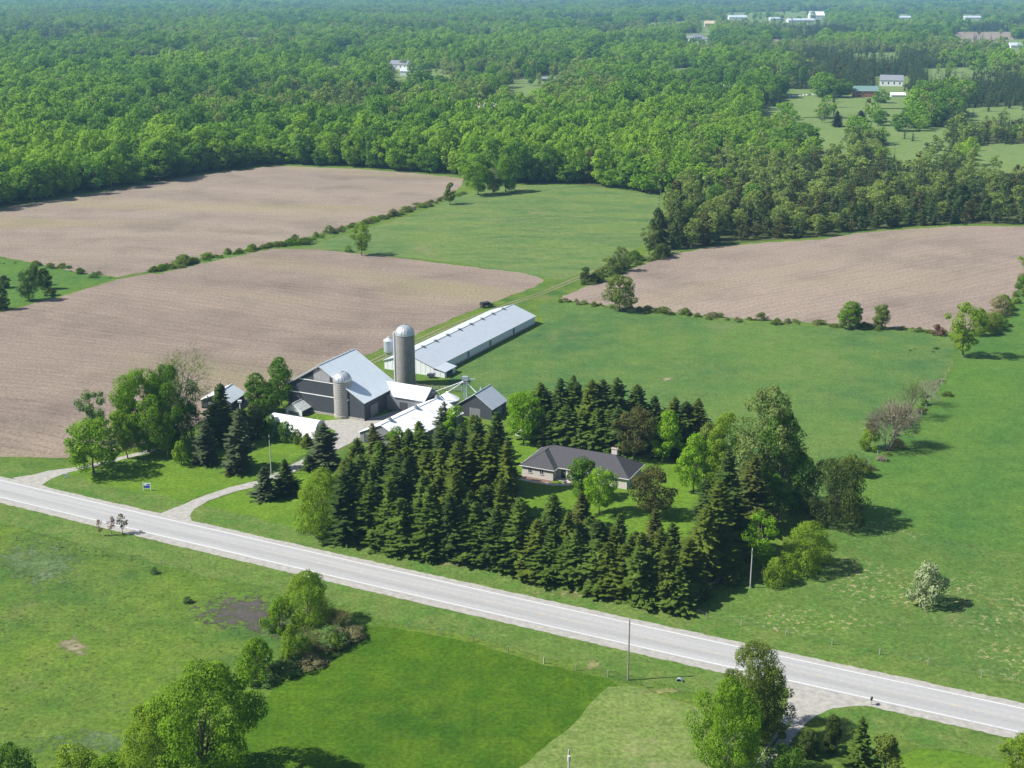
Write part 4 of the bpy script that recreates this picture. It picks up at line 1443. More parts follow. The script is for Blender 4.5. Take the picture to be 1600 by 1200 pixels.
far_house('farmhouse', 'distant white house with grey roof in the left woods', 626, 108, 30, 13, 'whitewall', 'greyroof', -20, .6)
far_house('far_barn', 'distant pale barn in front of the white house', 641, 118, 28, 12, 'whitewall', 'whiteroof', -10, .6, 'barn', False)
far_house('trailer_home', 'small white trailer home in the far right woods', 1137, 141, 26, 8, 'whitewall', 'brightroof', 0, .4)
far_house('clubhouse', 'long clubhouse with teal green roof beside far lawn', 1351, 151, 38, 16, 'redbrown', 'teal', -6, .45, 'clubhouse')
far_house('far_house', 'tall grey roofed house behind the teal clubhouse', 1392, 135, 34, 17, 'whitewall', 'greyroof', -15, .6)
far_house('outbuilding', 'little white outbuilding right of the teal clubhouse', 1402, 152, 22, 7, 'whitewall', 'brightroof', 0, .4, 'shed', False)
far_house('low_building', 'low grey building beside the far park trees', 862, 127, 30, 7, 'greysiding', 'greyroof', 0, .3, 'building')
far_house('far_house', 'grey roofed distant house, left of a trio', 1076, 64, 14, 8, 'whitewall', 'greyroof', -20, .7)
far_house('far_house', 'grey roofed distant house, middle of a trio', 1090, 63, 14, 9, 'whitewall', 'greyroof', 10, .7)
far_house('far_house', 'grey roofed distant house, right of a trio', 1103, 65, 12, 7, 'whitewall', 'greyroof', -10, .7)
far_house('beige_building', 'distant beige building standing above the wooded plain', 1108, 42, 15, 9, 'beige', 'beige', 0, .5, 'building', False)
far_house('warehouse', 'distant long white warehouse near the horizon, leftmost', 1152, 31, 28, 7, 'whitewall', 'whiteroof', 0, .5, 'warehouse', False)
far_house('warehouse', 'small far white warehouse in middle of industrial yard', 1212, 32, 22, 5, 'whitewall', 'whiteroof', 10, .5, 'warehouse', False)
far_house('warehouse', 'low far white warehouse in front of white hall', 1250, 35, 42, 6, 'whitewall', 'whiteroof', 5, .4, 'warehouse', False)
far_house('white_hall', 'tallest distant white hall in the industrial yard', 1275, 31, 22, 12, 'trim', 'brightroof', 0, .8, 'hall', False)
far_house('warehouse', 'lone white warehouse near the horizon toward the right', 1410, 31, 24, 6, 'whitewall', 'whiteroof', 0, .5, 'warehouse', False)
far_house('warehouse', 'far white warehouse near the horizon above brown field', 1518, 31, 26, 6, 'whitewall', 'whiteroof', 0, .5, 'warehouse', False)
far_house('warehouse', 'white flat building at the right edge by brown field', 1593, 76, 34, 9, 'whitewall', 'whiteroof', 0, .5, 'warehouse', False)
far_house('stable', 'pale low stable beside the distant sand lot', 766, 168, 22, 5, 'beige', 'whiteroof', 0, .4, 'stable', False)


def car_mesh(mat):
    mb = MB()
    mb.prism_y([(-2.2, .35), (2.2, .35), (2.25, .8), (1.3, .95), (.6, 1.45), (-1.2, 1.45), (-1.9, .95), (-2.25, .9)], -.85, .85)
    for x in (-1.4, 1.4):
        for y in (-.8, .8):
            mb.tube((x, y - .1, .33), (x, y + .1, .33), .33, n=10)
    return mesh('parked_car', mb.v, mb.f, mat)


cmA, cmB = car_mesh(M['carpaint']), car_mesh(M['cardark'])
for i in range(9):
    x = 1234 + i * 5.2
    g = G(x, 152 - i * .45)
    o = link_mesh('parked_car', cmB if i in (2, 6) else cmA)
    o.location = (g[0], g[1], .06)
    o.rotation_euler = (0, 0, R_(70 + random.uniform(-4, 4)))
    tag(o, 'dark car parked in the row beside the far lawn' if i in (2, 6) else 'pale car parked in the row beside the far lawn', 'car', 'dark cars in the far row' if i in (2, 6) else 'pale cars in the far row')
for i in range(4):
    g = G(577 + i * 8, 103 + i * .6)
    o = link_mesh('parked_car', cmA)
    o.scale = (1.3, 1.3, 1.4)
    o.location = (g[0], g[1], .06)
    o.rotation_euler = (0, 0, R_(random.uniform(0, 40)))
    tag(o, 'pale vehicle parked left of the distant white house', 'car', 'vehicles by the distant white house')

cmC = car_mesh(M['signwhite'])
o = link_mesh('parked_car', cmC)
o.location = (*G(820, 682), .045)
o.rotation_euler = (0, 0, R_(-15))
tag(o, 'white vehicle parked under the bright tree left of the house', 'car')

# ------------------------------------------------------------------ trees round the farm
T = plant
T('maple', 'maple', 147, 740, 655, 84, 'round bright green maple by the left farm lane')
T('loose', 'bluish', 152, 694, 606, 52, 'thin bluish green tree behind the roadside maple')
T('hero', 'maple', 232, 706, 578, 96, 'large leafy tree in the middle of the left grove')
T('hero', 'maple_deep', 277, 702, 571, 72, 'tall deep green tree at right of the left grove')
T('oval', 'maple', 206, 690, 592, 50, 'leafy tree at back left of the grove')
T('loose', 'yellowgreen', 200, 717, 640, 40, 'slender pale green tree in front of the grove')
T('loose', 'yellowgreen', 262, 714, 640, 38, 'pale green tree with thin leaning trunk before the grove', bark='bark_pale')
T('bare', 'grey_green', 282, 655, 534, 80, 'tall nearly bare tree rising behind the left grove', bark='bark_pale')
T('bare', 'twigs', 300, 690, 625, 44, 'bare grey tree between the grove and blue spruces', bark='bark_pale')
T('shrub', 'yellowgreen', 284, 727, 687, 26, 'small round pale green tree on the front lawn', name='shrub')
T('spruce', 'spruce_blue', 320, 723, 650, 34, 'left blue spruce on the edge of front lawn', name='spruce_tree')
T('spruce', 'spruce_dark', 343, 692, 595, 46, 'tallest dark blue spruce before the field shed', name='spruce_tree')
T('spruce', 'spruce_blue', 371, 735, 636, 42, 'right blue spruce on the edge of front lawn', name='spruce_tree')
T('spruce', 'spruce_blue', 507, 728, 660, 44, 'broad blue spruce between the hoop shelter and drive', name='spruce_tree')
T('spruce', 'spruce_blue', 416, 779, 727, 32, 'small blue spruce beside the driveway bend', name='spruce_tree')
T('spruce', 'spruce_dark', 448, 773, 718, 36, 'small dark spruce behind the one at the drive bend', name='spruce_tree')
T('spruce', 'spruce_dark', 484, 734, 710, 22, 'little dark spruce at the right of the driveway', name='spruce_tree')
T('spruce', 'spruce_rust', 357, 744, 735, 10, 'tiny rusty brown conifer on the lawn', name='spruce_tree')
T('oval', 'maple_deep', 440, 634, 557, 42, 'tall dark green tree beside the big barn')
T('oval', 'maple_deep', 403, 645, 583, 42, 'rounded dark green tree left of the big barn')
T('maple', 'maple_deep', 420, 646, 598, 46, 'leafy green tree filling the gap before the barn')
T('cedar', 'cedar', 398, 684, 628, 32, 'dark cedar left of the hoop shelter', name='cedar_tree')
T('cedar', 'cedar', 410, 676, 632, 30, 'dark cedar under the green trees by the barn', name='cedar_tree')
T('cedar', 'cedar', 384, 690, 640, 26, 'dark cedar right of the blue spruces', name='cedar_tree')
T('shrub', 'maple_deep', 428, 688, 647, 28, 'tall dark shrub before the hoop shelter, leftmost of four', name='shrub', cat='shrub')
T('shrub', 'maple_deep', 447, 690, 658, 28, 'dark round shrub before the hoop shelter, second of four', name='shrub', cat='shrub')
T('shrub', 'olive', 464, 693, 671, 20, 'olive shrub before the hoop shelter, third of four', name='shrub', cat='shrub')
T('spruce', 'spruce_olive', 480, 698, 676, 18, 'little olive conifer at front of the hoop shelter', name='spruce_tree')
T('heap', 'yellowgreen', 506, 826, 734, 88, 'wide pale yellow green maple at left end of windbreak', bark='bark')
T('sapling', 'redbud', 157, 838, 812, 12, 'smallest reddish sapling beside the road, leftmost', name='sapling')
T('sapling', 'redbud', 175, 836, 805, 15, 'thin reddish sapling beside the road, middle of three', name='sapling')
T('sapling', 'purple', 192, 834, 800, 19, 'fullest dark bronze sapling beside the road, rightmost', name='sapling')

ORD = ['first', 'second', 'third', 'fourth', 'fifth', 'sixth', 'seventh', 'eighth', 'ninth', 'tenth', 'eleventh', 'twelfth', 'thirteenth']
# windbreak: front rows
rg = random.Random(5)
def crest(x):
    return float(np.interp(x, (540, 575, 605, 660, 720, 790), (704, 690, 678, 668, 656, 648)))


for i in range(13):
    x = 541 + i * 23 + rg.uniform(-4, 4)
    yb = 842 + (x - 543) * .175 + rg.uniform(-4, 4)
    T('spruce', rg.choice(['spruce', 'spruce', 'spruce_dark']), x, yb, yb - rg.uniform(80, 116), rg.uniform(36, 50), ORD[i] + ' spruce from the left in front row of the left windbreak block', 'front spruces of the left windbreak block', 'spruce_tree')
for i in range(12):
    x = 545 + i * 24 + rg.uniform(-6, 6)
    yb = 818 + (x - 545) * .165 + rg.uniform(-5, 5)
    T('spruce', rg.choice(['spruce', 'spruce', 'spruce_olive', 'spruce_dark']), x, yb, yb - rg.uniform(86, 122), rg.uniform(36, 50), ORD[i] + ' spruce from the left in second row of the left windbreak block', 'second row spruces of the left windbreak block', 'spruce_tree')
for i in range(11):
    x = 548 + i * 24 + rg.uniform(-6, 6)
    yb = 788 + (x - 548) * .10 + rg.uniform(-6, 6)
    T('spruce_tall', rg.choice(['spruce_dark', 'spruce_dark', 'spruce_olive', 'spruce']), x, yb, crest(x) + rg.uniform(8, 40), rg.uniform(40, 54), ORD[i] + ' tall spruce from the left in middle of the left windbreak block', 'tall inner spruces of the left windbreak block', 'spruce_tree')
for i in range(11):
    x = 550 + i * 22 + rg.uniform(-6, 6)
    yb = 758 + (x - 552) * .03 + rg.uniform(-6, 6)
    T('spruce_tall', rg.choice(['spruce_dark', 'spruce_olive', 'spruce']), x, yb, crest(x) + rg.uniform(-4, 20), rg.uniform(34, 46), ORD[i] + ' spruce from the left at the back of left windbreak block', 'back spruces of the left windbreak block', 'spruce_tree')
T('spruce_tall', 'spruce_dark', 773, 766, 642, 56, 'tallest near black spruce beside the house path', name='spruce_tree')
T('spruce_tall', 'spruce_dark', 740, 772, 644, 48, 'near black tall spruce left of the house', name='spruce_tree')
T('spruce', 'spruce_olive', 556, 735, 684, 34, 'yellowish conifer at left corner behind the windbreak', name='spruce_tree')
T('spruce_tall', 'spruce_rust', 592, 728, 660, 32, 'thin greyish spruce before the white barn roof', name='spruce_tree')
T('oval', 'maple', 622, 724, 665, 36, 'green broadleaf tree before the white barn roof')
T('spruce_tall', 'spruce_olive', 660, 720, 655, 36, 'olive spruce before the white barn roof', name='spruce_tree')
T('spruce', 'spruce_blue', 690, 705, 627, 34, 'pointed blue green spruce before the grain elevator', name='spruce_tree')
T('oval', 'bright', 714, 705, 633, 42, 'bright green rounded tree left of the gable shed')
T('spruce_tall', 'spruce_olive', 744, 718, 648, 40, 'brownish olive spruce before the gable shed', name='spruce_tree')
T('spruce_tall', 'spruce_dark', 720, 735, 662, 42, 'dark spruce under the bright tree by the shed', name='spruce_tree')
T('spruce_tall', 'spruce_olive', 640, 740, 668, 40, 'olive conifer between two green trees behind windbreak', name='spruce_tree')
# second block
for i in range(11):
    x = 838 + i * 22.5 + rg.uniform(-4, 4)
    yb = 898 + (x - 838) * .245 + rg.uniform(-4, 4)
    T('spruce', rg.choice(['spruce', 'spruce', 'spruce_olive']), x, yb, yb - rg.uniform(66, 102), rg.uniform(38, 50), ORD[i] + ' spruce from the left in front row of the right windbreak block', 'front spruces of the right windbreak block', 'spruce_tree')
for i in range(11):
    x = 842 + i * 23 + rg.uniform(-6, 6)
    yb = 872 + (x - 842) * .235 + rg.uniform(-5, 5)
    T('spruce', rg.choice(['spruce', 'spruce_dark', 'spruce_olive']), x, yb, yb - rg.uniform(58, 96), rg.uniform(36, 48), ORD[i] + ' spruce from the left in second row of the right windbreak block', 'second row spruces of the right windbreak block', 'spruce_tree')
for i in range(8):
    x = 862 + i * 27 + rg.uniform(-6, 6)
    yb = 850 + (x - 862) * .19 + rg.uniform(-5, 5)
    T('spruce', rg.choice(['spruce', 'spruce_olive', 'spruce_rust', 'spruce']), x, yb, yb - rg.uniform(46, 80), rg.uniform(32, 44), ORD[i] + ' small spruce from the left at the back of right windbreak block', 'back spruces of the right windbreak block', 'spruce_tree')
T('spruce', 'spruce', 826, 872, 780, 38, 'slim spruce in the gap between windbreak blocks', name='spruce_tree')
T('spruce', 'spruce_rust', 909, 822, 766, 32, 'rusty brown young spruce before the lime tree', name='spruce_tree')
T('spruce', 'spruce_rust', 1020, 872, 792, 34, 'bronze tinted spruce behind right windbreak block', name='spruce_tree')
T('spruce_tall', 'spruce_olive', 1090, 905, 780, 56, 'broad olive spruce above the right windbreak end', name='spruce_tree')
T('spruce_tall', 'spruce_olive', 1120, 890, 750, 62, 'tall olive spruce beside the rail fence', name='spruce_tree')
T('spruce_tall', 'spruce_dark', 1140, 870, 700, 60, 'tallest brown topped spruce before the big poplar', name='spruce_tree')
T('spruce_tall', 'spruce_dark', 1105, 858, 745, 46, 'dark spruce on the right side of house lawn', name='spruce_tree')
T('spruce', 'spruce_olive', 1136, 905, 830, 44, 'low olive spruce at the rail fence end', name='spruce_tree')
# behind the house
tops = [(850, 596), (869, 589), (886, 586), (902, 596), (920, 587), (942, 590), (963, 587), (986, 601), (1004, 601), (1020, 618), (1048, 619), (1067, 626), (1087, 623)]
for i, (x, yt) in enumerate(tops):
    T('spruce_tall', rg.choice(['spruce', 'spruce_dark', 'spruce_olive', 'spruce']), x, 682 + (x - 850) * .10, yt, rg.uniform(36, 44), ORD[i] + ' tall spruce from the left in back row behind the house', 'back row of spruces behind the house', 'spruce_tree')
for i, (x, yt) in enumerate(((862, 640), (884, 634), (906, 640), (928, 636), (950, 640), (970, 634), (1018, 650), (1066, 658))):
    T('spruce_tall', rg.choice(['spruce', 'spruce_dark']), x, 694 + (x - 850) * .09, yt, rg.uniform(36, 44), ORD[i] + ' spruce from the left in front row behind the house', 'front row of spruces behind the house', 'spruce_tree')
T('maple', 'bright', 818, 693, 611, 58, 'bright green maple left of the house back lawn')
T('maple', 'purple', 990, 718, 637, 60, 'dark bronze tree behind the house chimney')
T('oval', 'bright', 1043, 720, 641, 50, 'lime green tree behind right end of house')
T('oval', 'bright', 1083, 772, 678, 52, 'lime green tree on lawn right of house')
T('oval', 'maple_deep', 911, 780, 714, 46, 'dark green tree with bronze top before house')
T('maple', 'bright', 936, 804, 732, 50, 'lime green round tree in front of house')
T('maple', 'purple', 1021, 808, 729, 62, 'round bronze green tree at the house corner')
# right group
T('poplar', 'grey_green', 1186, 806, 596, 84, 'towering grey green poplar right of the house lawn', bark='bark_pale')
T('poplar', 'maple_deep', 1214, 812, 640, 70, 'deep green tree leaning right of the tall poplar')
T('poplar', 'yellowgreen', 1130, 775, 645, 66, 'soft yellow green willow left of the tall poplar')
T('oval', 'olive', 1108, 742, 660, 44, 'olive tree behind lime tree right of house')
T('heap', 'maple_deep', 1248, 790, 706, 60, 'dark spreading bush at foot of tall poplar')
T('spruce_tall', 'spruce_rust', 1168, 830, 712, 54, 'brown tinged spruce at foot of tall poplar', name='spruce_tree')
T('heap', 'cedar', 1306, 822, 712, 76, 'dark open branched tree casting long meadow shadow')
T('bushy', 'olive', 1332, 742, 708, 50, 'olive bush at the lower end of pasture fence', name='bush', cat='bush')
T('thicket', 'twigs', 1388, 702, 640, 72, 'leafless pinkish grey thicket on the pasture fence', name='bush', cat='bush', bark='bark_pale')
T('bushy', 'yellowgreen', 1359, 702, 662, 34, 'yellow green bush left of the leafless thicket', name='bush', cat='bush')
T('bare', 'grey_green', 1421, 655, 594, 42, 'airy grey green tree on the pasture fence')
T('bare', 'twigs', 1447, 632, 586, 38, 'thin brownish tree on the pasture fence', bark='bark_pale')
T('loose', 'yellowgreen', 1505, 558, 472, 56, 'tall airy yellow green tree at fence corner')
T('oval', 'yellowgreen', 1529, 524, 483, 24, 'small green tree behind airy tree at fence corner')
T('loose', 'bright', 1192, 893, 798, 54, 'pale poplar with thin trunk beside pole', bark='bark_pale')
T('heap', 'yellowgreen', 1258, 890, 816, 78, 'large bright spreading bush in right pasture corner', name='bush', cat='bush')
T('bushy', 'yellowgreen', 1212, 912, 872, 44, 'low bright bush beside the leaning grey pole', name='bush', cat='bush')
T('shrub', 'pale', 1447, 946, 876, 54, 'silvery willow standing alone in flecked pasture', name='shrub', cat='shrub')
# field edges
T('oval', 'maple', 1329, 513, 471, 40, 'round green tree on edge of right brown field')
T('oval', 'olive', 1376, 514, 474, 26, 'narrow olive tree on edge of right brown field')
T('maple', 'olive', 967, 486, 429, 46, 'broad olive tree at left corner of right brown field')
T('shrub', 'redbud', 1465, 524, 506, 22, 'reddish brown shrub near right brown field corner', name='shrub', cat='shrub')
T('loose', 'yellowgreen', 565, 399, 350, 34, 'lone airy green tree on hay field corner')
T('shrub', 'maple', 545, 394, 383, 12, 'small shrub beside the lone hay field tree', name='shrub', cat='shrub')
T('oval', 'olive', 703, 319, 284, 18, 'slim tree at the top of the hedge line')
T('maple', 'maple', 747, 305, 254, 42, 'rounded tree at left corner of hay field')
T('oval', 'maple', 790, 300, 246, 36, 'green tree at the top of hay field')
T('oval', 'grey_green', 770, 303, 262, 26, 'greyish tree between two corner trees of hay field')
T('cedar', 'cedar', 914, 442, 416, 18, 'single dark cedar where track meets brown field', name='cedar_tree')
T('loose', 'grey_green', 970, 424, 384, 26, 'grey green tree in the hedgerow beside the track')
T('loose', 'olive', 953, 428, 402, 26, 'olive tree in the hedgerow beside the track')
T('bushy', 'olive', 934, 440, 420, 20, 'olive bush beside the single dark cedar', name='bush', cat='bush')
T('loose', 'grey_green', 1014, 398, 352, 32, 'pale grey tree at end of woodland spur')
T('oval', 'bluish', 45, 470, 418, 32, 'pale green tree in left pasture wedge')
T('cedar', 'cedar', 70, 452, 418, 20, 'right dark cedar in left pasture wedge', name='cedar_tree')
T('cedar', 'cedar', 58, 446, 416, 16, 'middle dark cedar in left pasture wedge', name='cedar_tree')
T('cedar', 'cedar', 8, 450, 430, 16, 'left dark cedar in left pasture wedge', name='cedar_tree')
T('cedar', 'cedar', 2, 484, 448, 22, 'dark cedar at left edge above brown field', name='cedar_tree')
T('shrub', 'olive', 125, 428, 418, 14, 'shrub on top edge of left pasture wedge', name='shrub', cat='shrub')
T('shrub', 'cedar', 78, 462, 450, 20, 'dark low shrub in left pasture wedge', name='shrub', cat='shrub')
# below the road
T('heap', 'yellowgreen', 482, 978, 896, 76, 'big yellow green bush beside the scorched patch', name='bush', cat='bush')
T('bushy', 'maple', 437, 982, 934, 48, 'low green bush at edge of scorched patch', name='bush', cat='bush')
T('bushy', 'maple', 403, 1058, 998, 64, 'round dark green bush below the scorched patch', name='bush', cat='bush')
T('bushy', 'yellowgreen', 462, 1034, 974, 50, 'yellow green bush in the middle of the brushy strip', name='bush', cat='bush')
T('thicket', 'brownbrush', 492, 1014, 985, 52, 'dry brown brush at lower end of brushy strip', name='bush', cat='bush')
T('thicket', 'brownbrush', 528, 985, 958, 46, 'dry brown brush at upper end of brushy strip', name='bush', cat='bush')
T('shrub', 'weedgreen' if 'weedgreen' in M else 'bluish', 418, 1070, 1056, 30, 'small bluish weed clump below dark green bush', name='shrub', cat='shrub')
T('shrub', 'bluish', 240, 896, 886, 14, 'small dark weed clump in the left pasture', name='shrub', cat='shrub')
T('shrub', 'bluish', 293, 942, 932, 16, 'bluish weed clump left of the scorched patch', name='shrub', cat='shrub')
T('hero', 'maple', 322, 1232, 1042, 168, 'huge green tree at the bottom left foreground')
T('heap', 'yellowgreen', 238, 1245, 1102, 100, 'yellow green tree left of the huge foreground tree')
T('maple', 'maple_deep', 22, 1240, 1166, 70, 'dark green tree top in bottom left corner')
T('maple', 'yellowgreen', 120, 1240, 1168, 80, 'bright tree top near the bottom left corner')
T('maple', 'maple', 180, 1246, 1180, 60, 'green tree top beside the yellow green tree')
T('hero', 'olive', 1166, 1150, 1004, 92, 'tall olive green tree beside the gravel lane')
T('hero', 'maple', 1132, 1225, 1066, 104, 'bright green tree below the olive tree by the lane', bark='bark_pale')
T('poplar', 'olive', 1196, 1158, 1040, 62, 'dark olive tree overhanging the gravel lane')
T('cedar', 'cedar', 1298, 1174, 1116, 30, 'dark cedar beside the gravel lane', name='cedar_tree')
T('spruce', 'spruce', 1340, 1216, 1120, 40, 'dark spruce at the bottom right of lane', name='spruce_tree')
T('cedar', 'olive', 1381, 1222, 1148, 50, 'olive bushy conifer right of the dark spruce', name='cedar_tree')
T('maple', 'yellowgreen', 1588, 1215, 1148, 52, 'leafy tree in the bottom right corner')
T('cedar', 'cedar', 1262, 1180, 1138, 34, 'low dark cedar at shaded lane edge', name='cedar_tree')
T('maple', 'maple_deep', 1225, 1240, 1165, 60, 'dark leafy tree at bottom of the lane')

# hedge shrubs, one by one
for px_l, wd, lb in (([(236, 427), (330, 405), (430, 385), (478, 379)], 3.6, 'grassy strip between the two ploughed fields'), ([(478, 380), (560, 353), (640, 330), (722, 303)], 3.2, 'grassy strip left of the hay field'),
                     ([(868, 469), (990, 486), (1160, 501), (1330, 510), (1480, 520)], 2.6, 'grassy strip below the right brown field')):
    pl = [G(*q) for q in px_l]
    dense = []
    for a, b in zip(pl, pl[1:]):
        for t_ in np.linspace(0, 1, 40)[:-1]:
            dense.append((a[0] + (b[0] - a[0]) * t_, a[1] + (b[1] - a[1]) * t_, b[0] - a[0], b[1] - a[1]))
    up_, dn_ = [], []
    for x, y, dx, dy in dense:
        L0 = math.hypot(dx, dy)
        w1, w2 = wd * rg.uniform(.5, 1.25), wd * rg.uniform(.5, 1.25)
        up_.append((x - dy / L0 * w1, y + dx / L0 * w1))
        dn_.append((x + dy / L0 * w2, y - dx / L0 * w2))
    sheet('grass_strip', lb, None, 'verge', .050, world_pts=up_ + dn_[::-1])


def hedge(px, n, hgt, wid, mats, label, group, jit=2.4, kind='bushy'):
    pts = [G(*p) for p in px]
    seg = [math.dist(a, b) for a, b in zip(pts, pts[1:])]
    tot = sum(seg)
    for i in range(n):
        d = tot * (i + rg.random()) / n
        k = 0
        while k < len(seg) - 1 and d > seg[k]:
            d -= seg[k]
            k += 1
        a, b = pts[k], pts[k + 1]
        f = min(1, d / seg[k])
        s = rg.choice((.5, .7, .9, 1.0, 1.3, 1.7)) * rg.uniform(.8, 1.2)
        plant_at(kind, rg.choice(mats), a[0] + (b[0] - a[0]) * f + rg.uniform(-jit, jit), a[1] + (b[1] - a[1]) * f + rg.uniform(-jit, jit),
                 hgt * s * rg.uniform(.6, 1.2), wid * s * rg.uniform(.8, 1.5), label, group, 'shrub', 'shrub', whole=True)


hedge([(240, 425), (330, 404), (430, 384), (475, 380)], 62, 2.0, 3.4, ['olive', 'olive', 'yellowgreen', 'grey_green', 'maple'], 'green shrub in the hedge between the two ploughed fields', 'hedge shrubs between the ploughed fields')
hedge([(475, 380), (560, 352), (640, 329), (720, 303)], 58, 1.7, 3.0, ['olive', 'grey_green', 'yellowgreen', 'brownbrush'], 'shrub in the hedge left of the hay field', 'hedge shrubs left of the hay field')
hedge([(905, 446), (950, 430), (1000, 408), (1045, 398)], 22, 3.0, 4.4, ['olive', 'maple_deep', 'grey_green', 'cedar'], 'shrub in the hedgerow between track and right brown field', 'hedge shrubs beside the track')
hedge([(870, 470), (990, 486), (1160, 501), (1330, 510), (1470, 520)], 64, 1.3, 2.2, ['olive', 'grey_green', 'brownbrush', 'olive'], 'low shrub on lower edge of right brown field', 'low shrubs below the right brown field')
hedge([(1535, 522), (1575, 478), (1610, 435), (1650, 385)], 26, 3.2, 4.6, ['olive', 'maple_deep', 'yellowgreen', 'brownbrush'], 'shrub in the hedge right of the right brown field', 'hedge shrubs right of the right brown field')
hedge([(0, 410), (80, 418), (150, 430), (178, 436)], 14, 1.3, 2.4, ['olive', 'bluish'], 'low shrub on upper edge of the left pasture wedge', 'shrubs on the left pasture wedge')
hedge([(1345, 745), (1385, 706), (1440, 655), (1480, 590)], 18, 1.3, 2.4, ['olive', 'brownbrush', 'twigs', 'maple_deep'], 'low brushy shrub along the pasture fence', 'low shrubs along the pasture fence')
hedge([(545, 1000), (520, 1012), (480, 1032), (440, 1060)], 14, 1.5, 3.0, ['olive', 'yellowgreen', 'brownbrush', 'bluish'], 'low dry brush in strip below the scorched patch', 'low brush in the brushy strip', 1.2)
hedge([(1430, 545), (1470, 548)], 4, .9, 1.8, ['bluish', 'olive'], 'low weed clump beside the fence corner tree', 'weed clumps by fence corner')

# ------------------------------------------------------------------ the woods
def lowtree(kind, seed, mat):
    rg_ = np.random.default_rng(seed)
    if kind == 'b':
        q, C = crown(rg_, 14, 5.2, 2.5, 30, 34, 1.7, .95, 'round', inner=.45)
    elif kind == 'g':
        q, C = crown(rg_, 13, 4.0, 2.0, 22, 26, 1.3, .85, 'vase', inner=.2)
    elif kind == 'c':
        q, C = crown(rg_, 10, 2.6, .3, 22, 30, .9, .62, 'column', inner=.4)
    else:
        q = spruce(rg_, 15, 3.2, 13, 7, st=2)
    mb = MB().tube((0, 0, -.2), (0, 0, 8), .28, .12, 5)
    return np_mesh('woodland_tree', q, None, (mb.v, mb.f), [M[mat], M['bark_pale' if kind == 'g' else 'bark']], None if kind == 's' else TONE['t'])


broad('edge_broad', 6, 14, 5.4, 1.6, 48, 60, 1.6, .72, 'round', 300, limbs=7)
broad('edge_grey', 4, 13, 4.2, 1.8, 36, 46, 1.15, .58, 'vase', 320, limbs=12, inner=.15)
broad('edge_cedar', 5, 10, 2.6, .2, 40, 50, .9, .5, 'column', 340, limbs=3)


def in_poly(px, py, poly):
    ins = np.zeros(len(px), bool)
    n_ = len(poly)
    for i in range(n_):
        (xa, ya), (xb, yb) = poly[i], poly[(i + 1) % n_]
        c = ((ya > py) != (yb > py)) & (px < (xb - xa) * (py - ya) / ((yb - ya) or 1e-9) + xa)
        ins ^= c
    return ins


def vnoise(x, y, s, seed):
    r_ = np.random.default_rng(seed)
    tab = r_.random((256, 256))
    u, v = x / s + 1000, y / s + 1000
    i, j = np.floor(u).astype(int), np.floor(v).astype(int)
    fu, fv = u - i, v - j
    fu, fv = fu * fu * (3 - 2 * fu), fv * fv * (3 - 2 * fv)
    a, b, c, d = tab[i % 256, j % 256], tab[(i + 1) % 256, j % 256], tab[i % 256, (j + 1) % 256], tab[(i + 1) % 256, (j + 1) % 256]
    return (a * (1 - fu) + b * fu) * (1 - fv) + (c * (1 - fu) + d * fu) * fv


pts = []
rgf = np.random.default_rng(99)
for y0_, y1_, sp, sc_ in ((480, 1150, 7.4, 1.0), (1150, 2200, 9.0, 1.05), (2200, 4300, 13, 1.3), (4300, 9300, 21, 1.9)):
    ys = np.arange(y0_, y1_, sp)
    for yy in ys:
        half = (yy * _c + CAM_H * _s) * 1150 / FPX
        xs = np.arange(-half, half, sp)
        n_ = len(xs)
        pts.append(np.stack([xs + rgf.uniform(-.48, .48, n_) * sp, yy + rgf.uniform(-.48, .48, n_) * sp, np.full(n_, sc_)], 1))
pts = np.concatenate(pts)
ppx, ppy = P(pts[:, 0], pts[:, 1], 0)
ok = in_poly(ppx, ppy, FOREST)
for k, poly in CLEAR.items():
    keep_ = .035 if k.startswith(('fair', 'park', 'glade')) else .02
    ok &= ~(in_poly(ppx, ppy, poly) & (rgf.random(len(ppx)) > keep_))
pts, ppx, ppy = pts[ok], ppx[ok], ppy[ok]
n_ = len(pts)
nz = vnoise(pts[:, 0], pts[:, 1], 90, 1) * .6 + vnoise(pts[:, 0], pts[:, 1], 30, 2) * .4
nz2 = vnoise(pts[:, 0], pts[:, 1] * .6, 220, 3) * .65 + vnoise(pts[:, 0], pts[:, 1], 60, 8) * .35
nz4 = vnoise(pts[:, 0], pts[:, 1] * .7, 130, 11) * .6 + vnoise(pts[:, 0], pts[:, 1], 40, 12) * .4
nz3 = vnoise(pts[:, 0], pts[:, 1] * .6, 300, 4) * .65 + vnoise(pts[:, 0], pts[:, 1], 70, 9) * .35
rr = rgf.random(n_)
dist_ = np.hypot(pts[:, 0], pts[:, 1])
# mix by place: swampy right side has cedar and budding trees, left and centre are maple bush
right = np.clip((ppx - 980) / 160, 0, 1) * np.clip((ppy - 205) / 50, 0, 1)
rightm = np.clip((ppx - 1180) / 150, 0, 1)
far = np.clip((1.0 - ppy / 160), 0, 1)
p_ced = .05 + .52 * right * (nz > .40) + .10 * far + .10 * rightm
mid_ = np.clip((dist_ - 850) / 300, 0, 1)
p_con = .02 + .70 * mid_ * (nz2 > .55) + .14 * rightm * (nz2 > .5)
edge_y = np.interp(ppx, [p[0] for p in FOREST[:14]] + [1110, 1200, 1285, 1340, 1420, 1500, 1600, 1930], [p[1] for p in FOREST[:14]] + [383, 376, 371, 361, 355, 350, 351, 351])
spur = (ppx > 1000) & (ppx < 1115) & (ppy > 312)
nearedge = (edge_y - ppy < 12) & (ppx > 1000)
p_ced = np.where(nearedge | spur, .75, p_ced)
p_gry = .08 + .35 * right + .60 * mid_ * (nz3 > .53) + .20 * rightm * (nz < .55)
